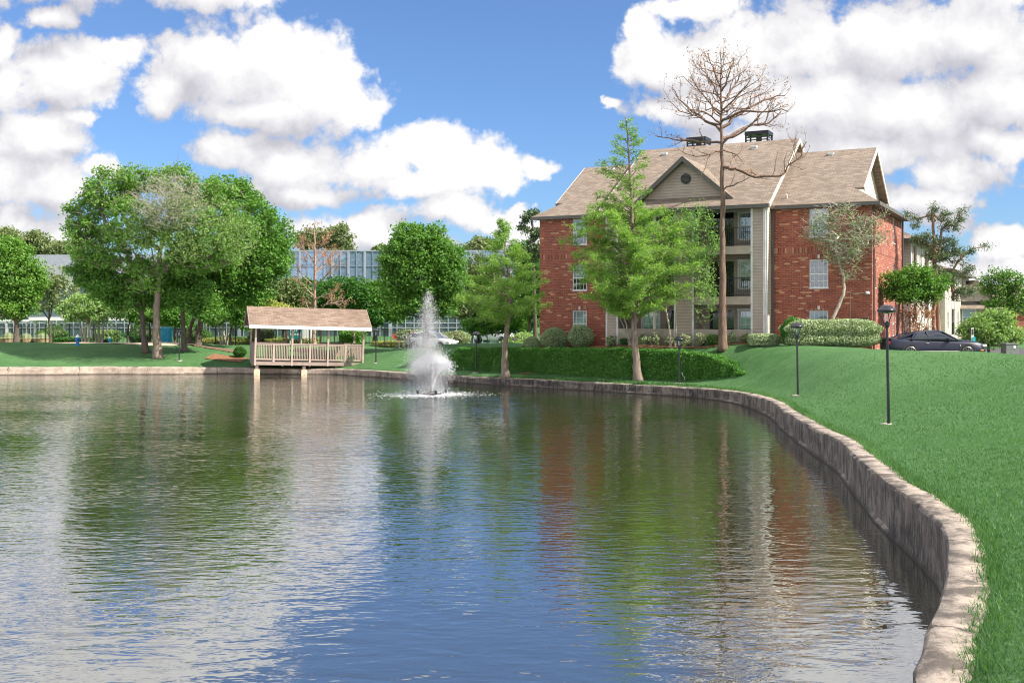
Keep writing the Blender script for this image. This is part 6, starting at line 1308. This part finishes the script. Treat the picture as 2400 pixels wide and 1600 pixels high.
# ------------------------------------------------------------------ hedge clothing the bank
def bank_hedge():
    rs = np.random.RandomState(200)
    # foot and crest of the hedge as photo pixels -> plan
    foot = [(1050,866,65.0),(1150,873,62.6),(1300,880,60.0),(1450,888,57.6),(1560,892,56.2),(1640,892,55.0),(1700,887,53.6),(1750,879,52.8)]
    hgt = [(1040,1.3),(1065,1.95),(1150,2.0),(1300,2.12),(1450,2.2),(1600,2.15),(1650,2.0),(1700,1.6),(1748,1.15)]
    f = []
    for px, py, D in foot:                             # where the sight line of the foot meets the bank
        Ds = np.arange(48, 70, .1); g_ = ground((px-1200)/FPX*Ds, Ds); ok = [(abs(HY+(CZ-g)*FPX/d-py), d) for g, d in zip(g_, Ds) if g > .2]; D = min(ok)[1]; f.append(((px-1200)/FPX*D, D))
    f = np.array(f); pxs = np.array([q[0] for q in foot])
    def surf(u, v):   # u along in px, v 0 foot .. 1 over the crest
        x = np.interp(u, pxs, f[:, 0]); y = np.interp(u, pxs, f[:, 1]); h = np.maximum(np.interp(u, [q[0] for q in hgt], [q[1] for q in hgt])-ground(x, y), .12)
        t = np.array([f[-1, 0]-f[0, 0], f[-1, 1]-f[0, 1]]); t /= np.linalg.norm(t); nb = np.array([-t[1], t[0]])
        f_ = np.clip(v/.72, 0, 1); dd = .1+.22*f_+1.0*np.clip((v-.66)/.34, 0, 1)**1.3; X_ = x+nb[0]*dd; Y_ = y+nb[1]*dd; return X_, Y_, h*np.sin(f_*math.pi/2)**.8, x, y
    n = 62000; u = 1052+rs.rand(n)*(1742-1052); v = rs.rand(n)**.9*1.0; X_, Y_, z, x0, y0 = surf(u, v)
    lump = .07*np.sin(u*.07+2)*np.sin(v*5+u*.02)+.05*np.sin(u*.19)*np.sin(v*9)
    z0 = ground(x0, y0); pos = np.stack([X_, Y_-lump*1.2, z0+z+lump*.6], 1)+rs.randn(n, 3)*np.array([.03,.035,.03])
    c = np.array([f[3, 0], f[3, 1], 0]); t = thing('bank_hedge', 'long dense green hedge clothing the bank below the brick building, tapering to the right', 'hedge', tuple(c))
    leaves_np(pos-c, .085*(.6+.8*rs.rand(n)), rs, 'leaf_hedge', 'foliage', t, .65, up=.2)
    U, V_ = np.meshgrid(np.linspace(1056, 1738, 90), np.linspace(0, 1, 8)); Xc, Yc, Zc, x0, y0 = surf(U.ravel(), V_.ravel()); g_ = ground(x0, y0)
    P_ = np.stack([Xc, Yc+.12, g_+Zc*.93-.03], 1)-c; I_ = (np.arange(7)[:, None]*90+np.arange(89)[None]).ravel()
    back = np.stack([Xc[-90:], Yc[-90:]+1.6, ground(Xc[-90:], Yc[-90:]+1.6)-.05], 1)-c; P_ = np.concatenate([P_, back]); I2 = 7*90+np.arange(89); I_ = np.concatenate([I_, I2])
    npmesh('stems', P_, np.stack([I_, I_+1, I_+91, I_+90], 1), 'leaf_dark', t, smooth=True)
bank_hedge()
# small sprouts and stakes on the strip between hedge and wall
rd = random.Random(9)
q = MB()
for px in (1212, 1230, 1240, 1254, 1271, 1294, 1298, 1321, 1395, 1420, 1086):
    D = 62.2-(px-1212)*.0185; p = Wp(px, 880, D); z = gz(p.x, p.y); h = rd.uniform(.12, .26)
    q2 = MB(); q2.tube([(0,0,0),(rd.uniform(-.03,.03),0,h)], [.022,.014], 6); q2.tube([(0,0,h*.7),(.05,0,h*1.05)], .01, 5)
    o = q2.build('garden_stake', 'wood_light'); o.location = (p.x, p.y, z); tag(o, 'short pale stake standing in the grass strip below the bank hedge', 'stake', 'short pale stakes along the hedge foot')

# ------------------------------------------------------------------ grass blades on the near slope and along the wall
def blades(n, x0, x1, y0, y1, dmin, dmax, h0, seed, wid=.006, edge=False):
    rs = np.random.RandomState(seed)
    if edge:
        i = rs.randint(0, nE, n*4); d = dmin+(dmax-dmin)*rs.rand(n*4)**1.5; x = EA[i,0]+NRM[i,0]*d+rs.randn(n*4)*.03; y = EA[i,1]+NRM[i,1]*d+rs.randn(n*4)*.15
        k = (y > y0)&(y < y1)&(x > x0)&(x < x1); x, y = x[k], y[k]; return x, y, rs
    x = x0+(x1-x0)*rs.rand(n); y = y0+(y1-y0)*rs.rand(n); d, _ = pond_dist(x, y); k = (d > dmin)&(d < dmax)&(np.abs(x/np.maximum(y, .1)) < .56); return x[k], y[k], rs
BX, BY, BH = [], [], []
for (n, a, h, w_) in ((70000, (3, 9, 7, 15, .56, 9), .04, 0), (90000, (4, 14, 10, 24, .56, 12), .046, 0), (150000, (5, 22, 12, 46, .56, 30), .05, 0)):
    x, y, rs = blades(n, *a, h, 300+len(BX)); k = rs.rand(len(x)) < np.clip((a[3]-y)/((a[3]-a[2])*.6), 0, 1)*np.clip((y-a[2])/2+(a[2] < 8), 0, 1); x, y = x[k], y[k]; BX.append(x); BY.append(y); BH.append(h*(.6+.8*rs.rand(len(x))))
x, y, rs = blades(16000, 0, 30, 6, 60, .46, .66, .09, 310, edge=True); BX.append(x); BY.append(y); BH.append(.07+.06*rs.rand(len(x)))
x = np.concatenate(BX); y = np.concatenate(BY); h = np.concatenate(BH); zb = ground(x, y); dd = pond_dist(x, y)[0]; zb = np.where(dd < .6, ATT[pond_dist(x, y)[1], 0]-.01, zb); n = len(x); rs = np.random.RandomState(7)
a = rs.rand(n)*6.283; w_ = .0035+.00035*y; lean = rs.randn(n, 2)*.45*h[:, None]
P_ = np.stack([x, y, zb-.005], 1); s_ = np.stack([np.cos(a), np.sin(a), 0*a], 1)*w_[:, None]; tip = P_+np.stack([lean[:, 0], lean[:, 1], h], 1)
V = np.stack([P_-s_, P_+s_, tip], 1).reshape(-1, 3)
gb = npmesh('grass', V, np.arange(n*3).reshape(n, 3), 'grass_blade'); tag(gb, 'short mown green grass blades on the slope beside the pond wall', 'grass', kind='stuff')
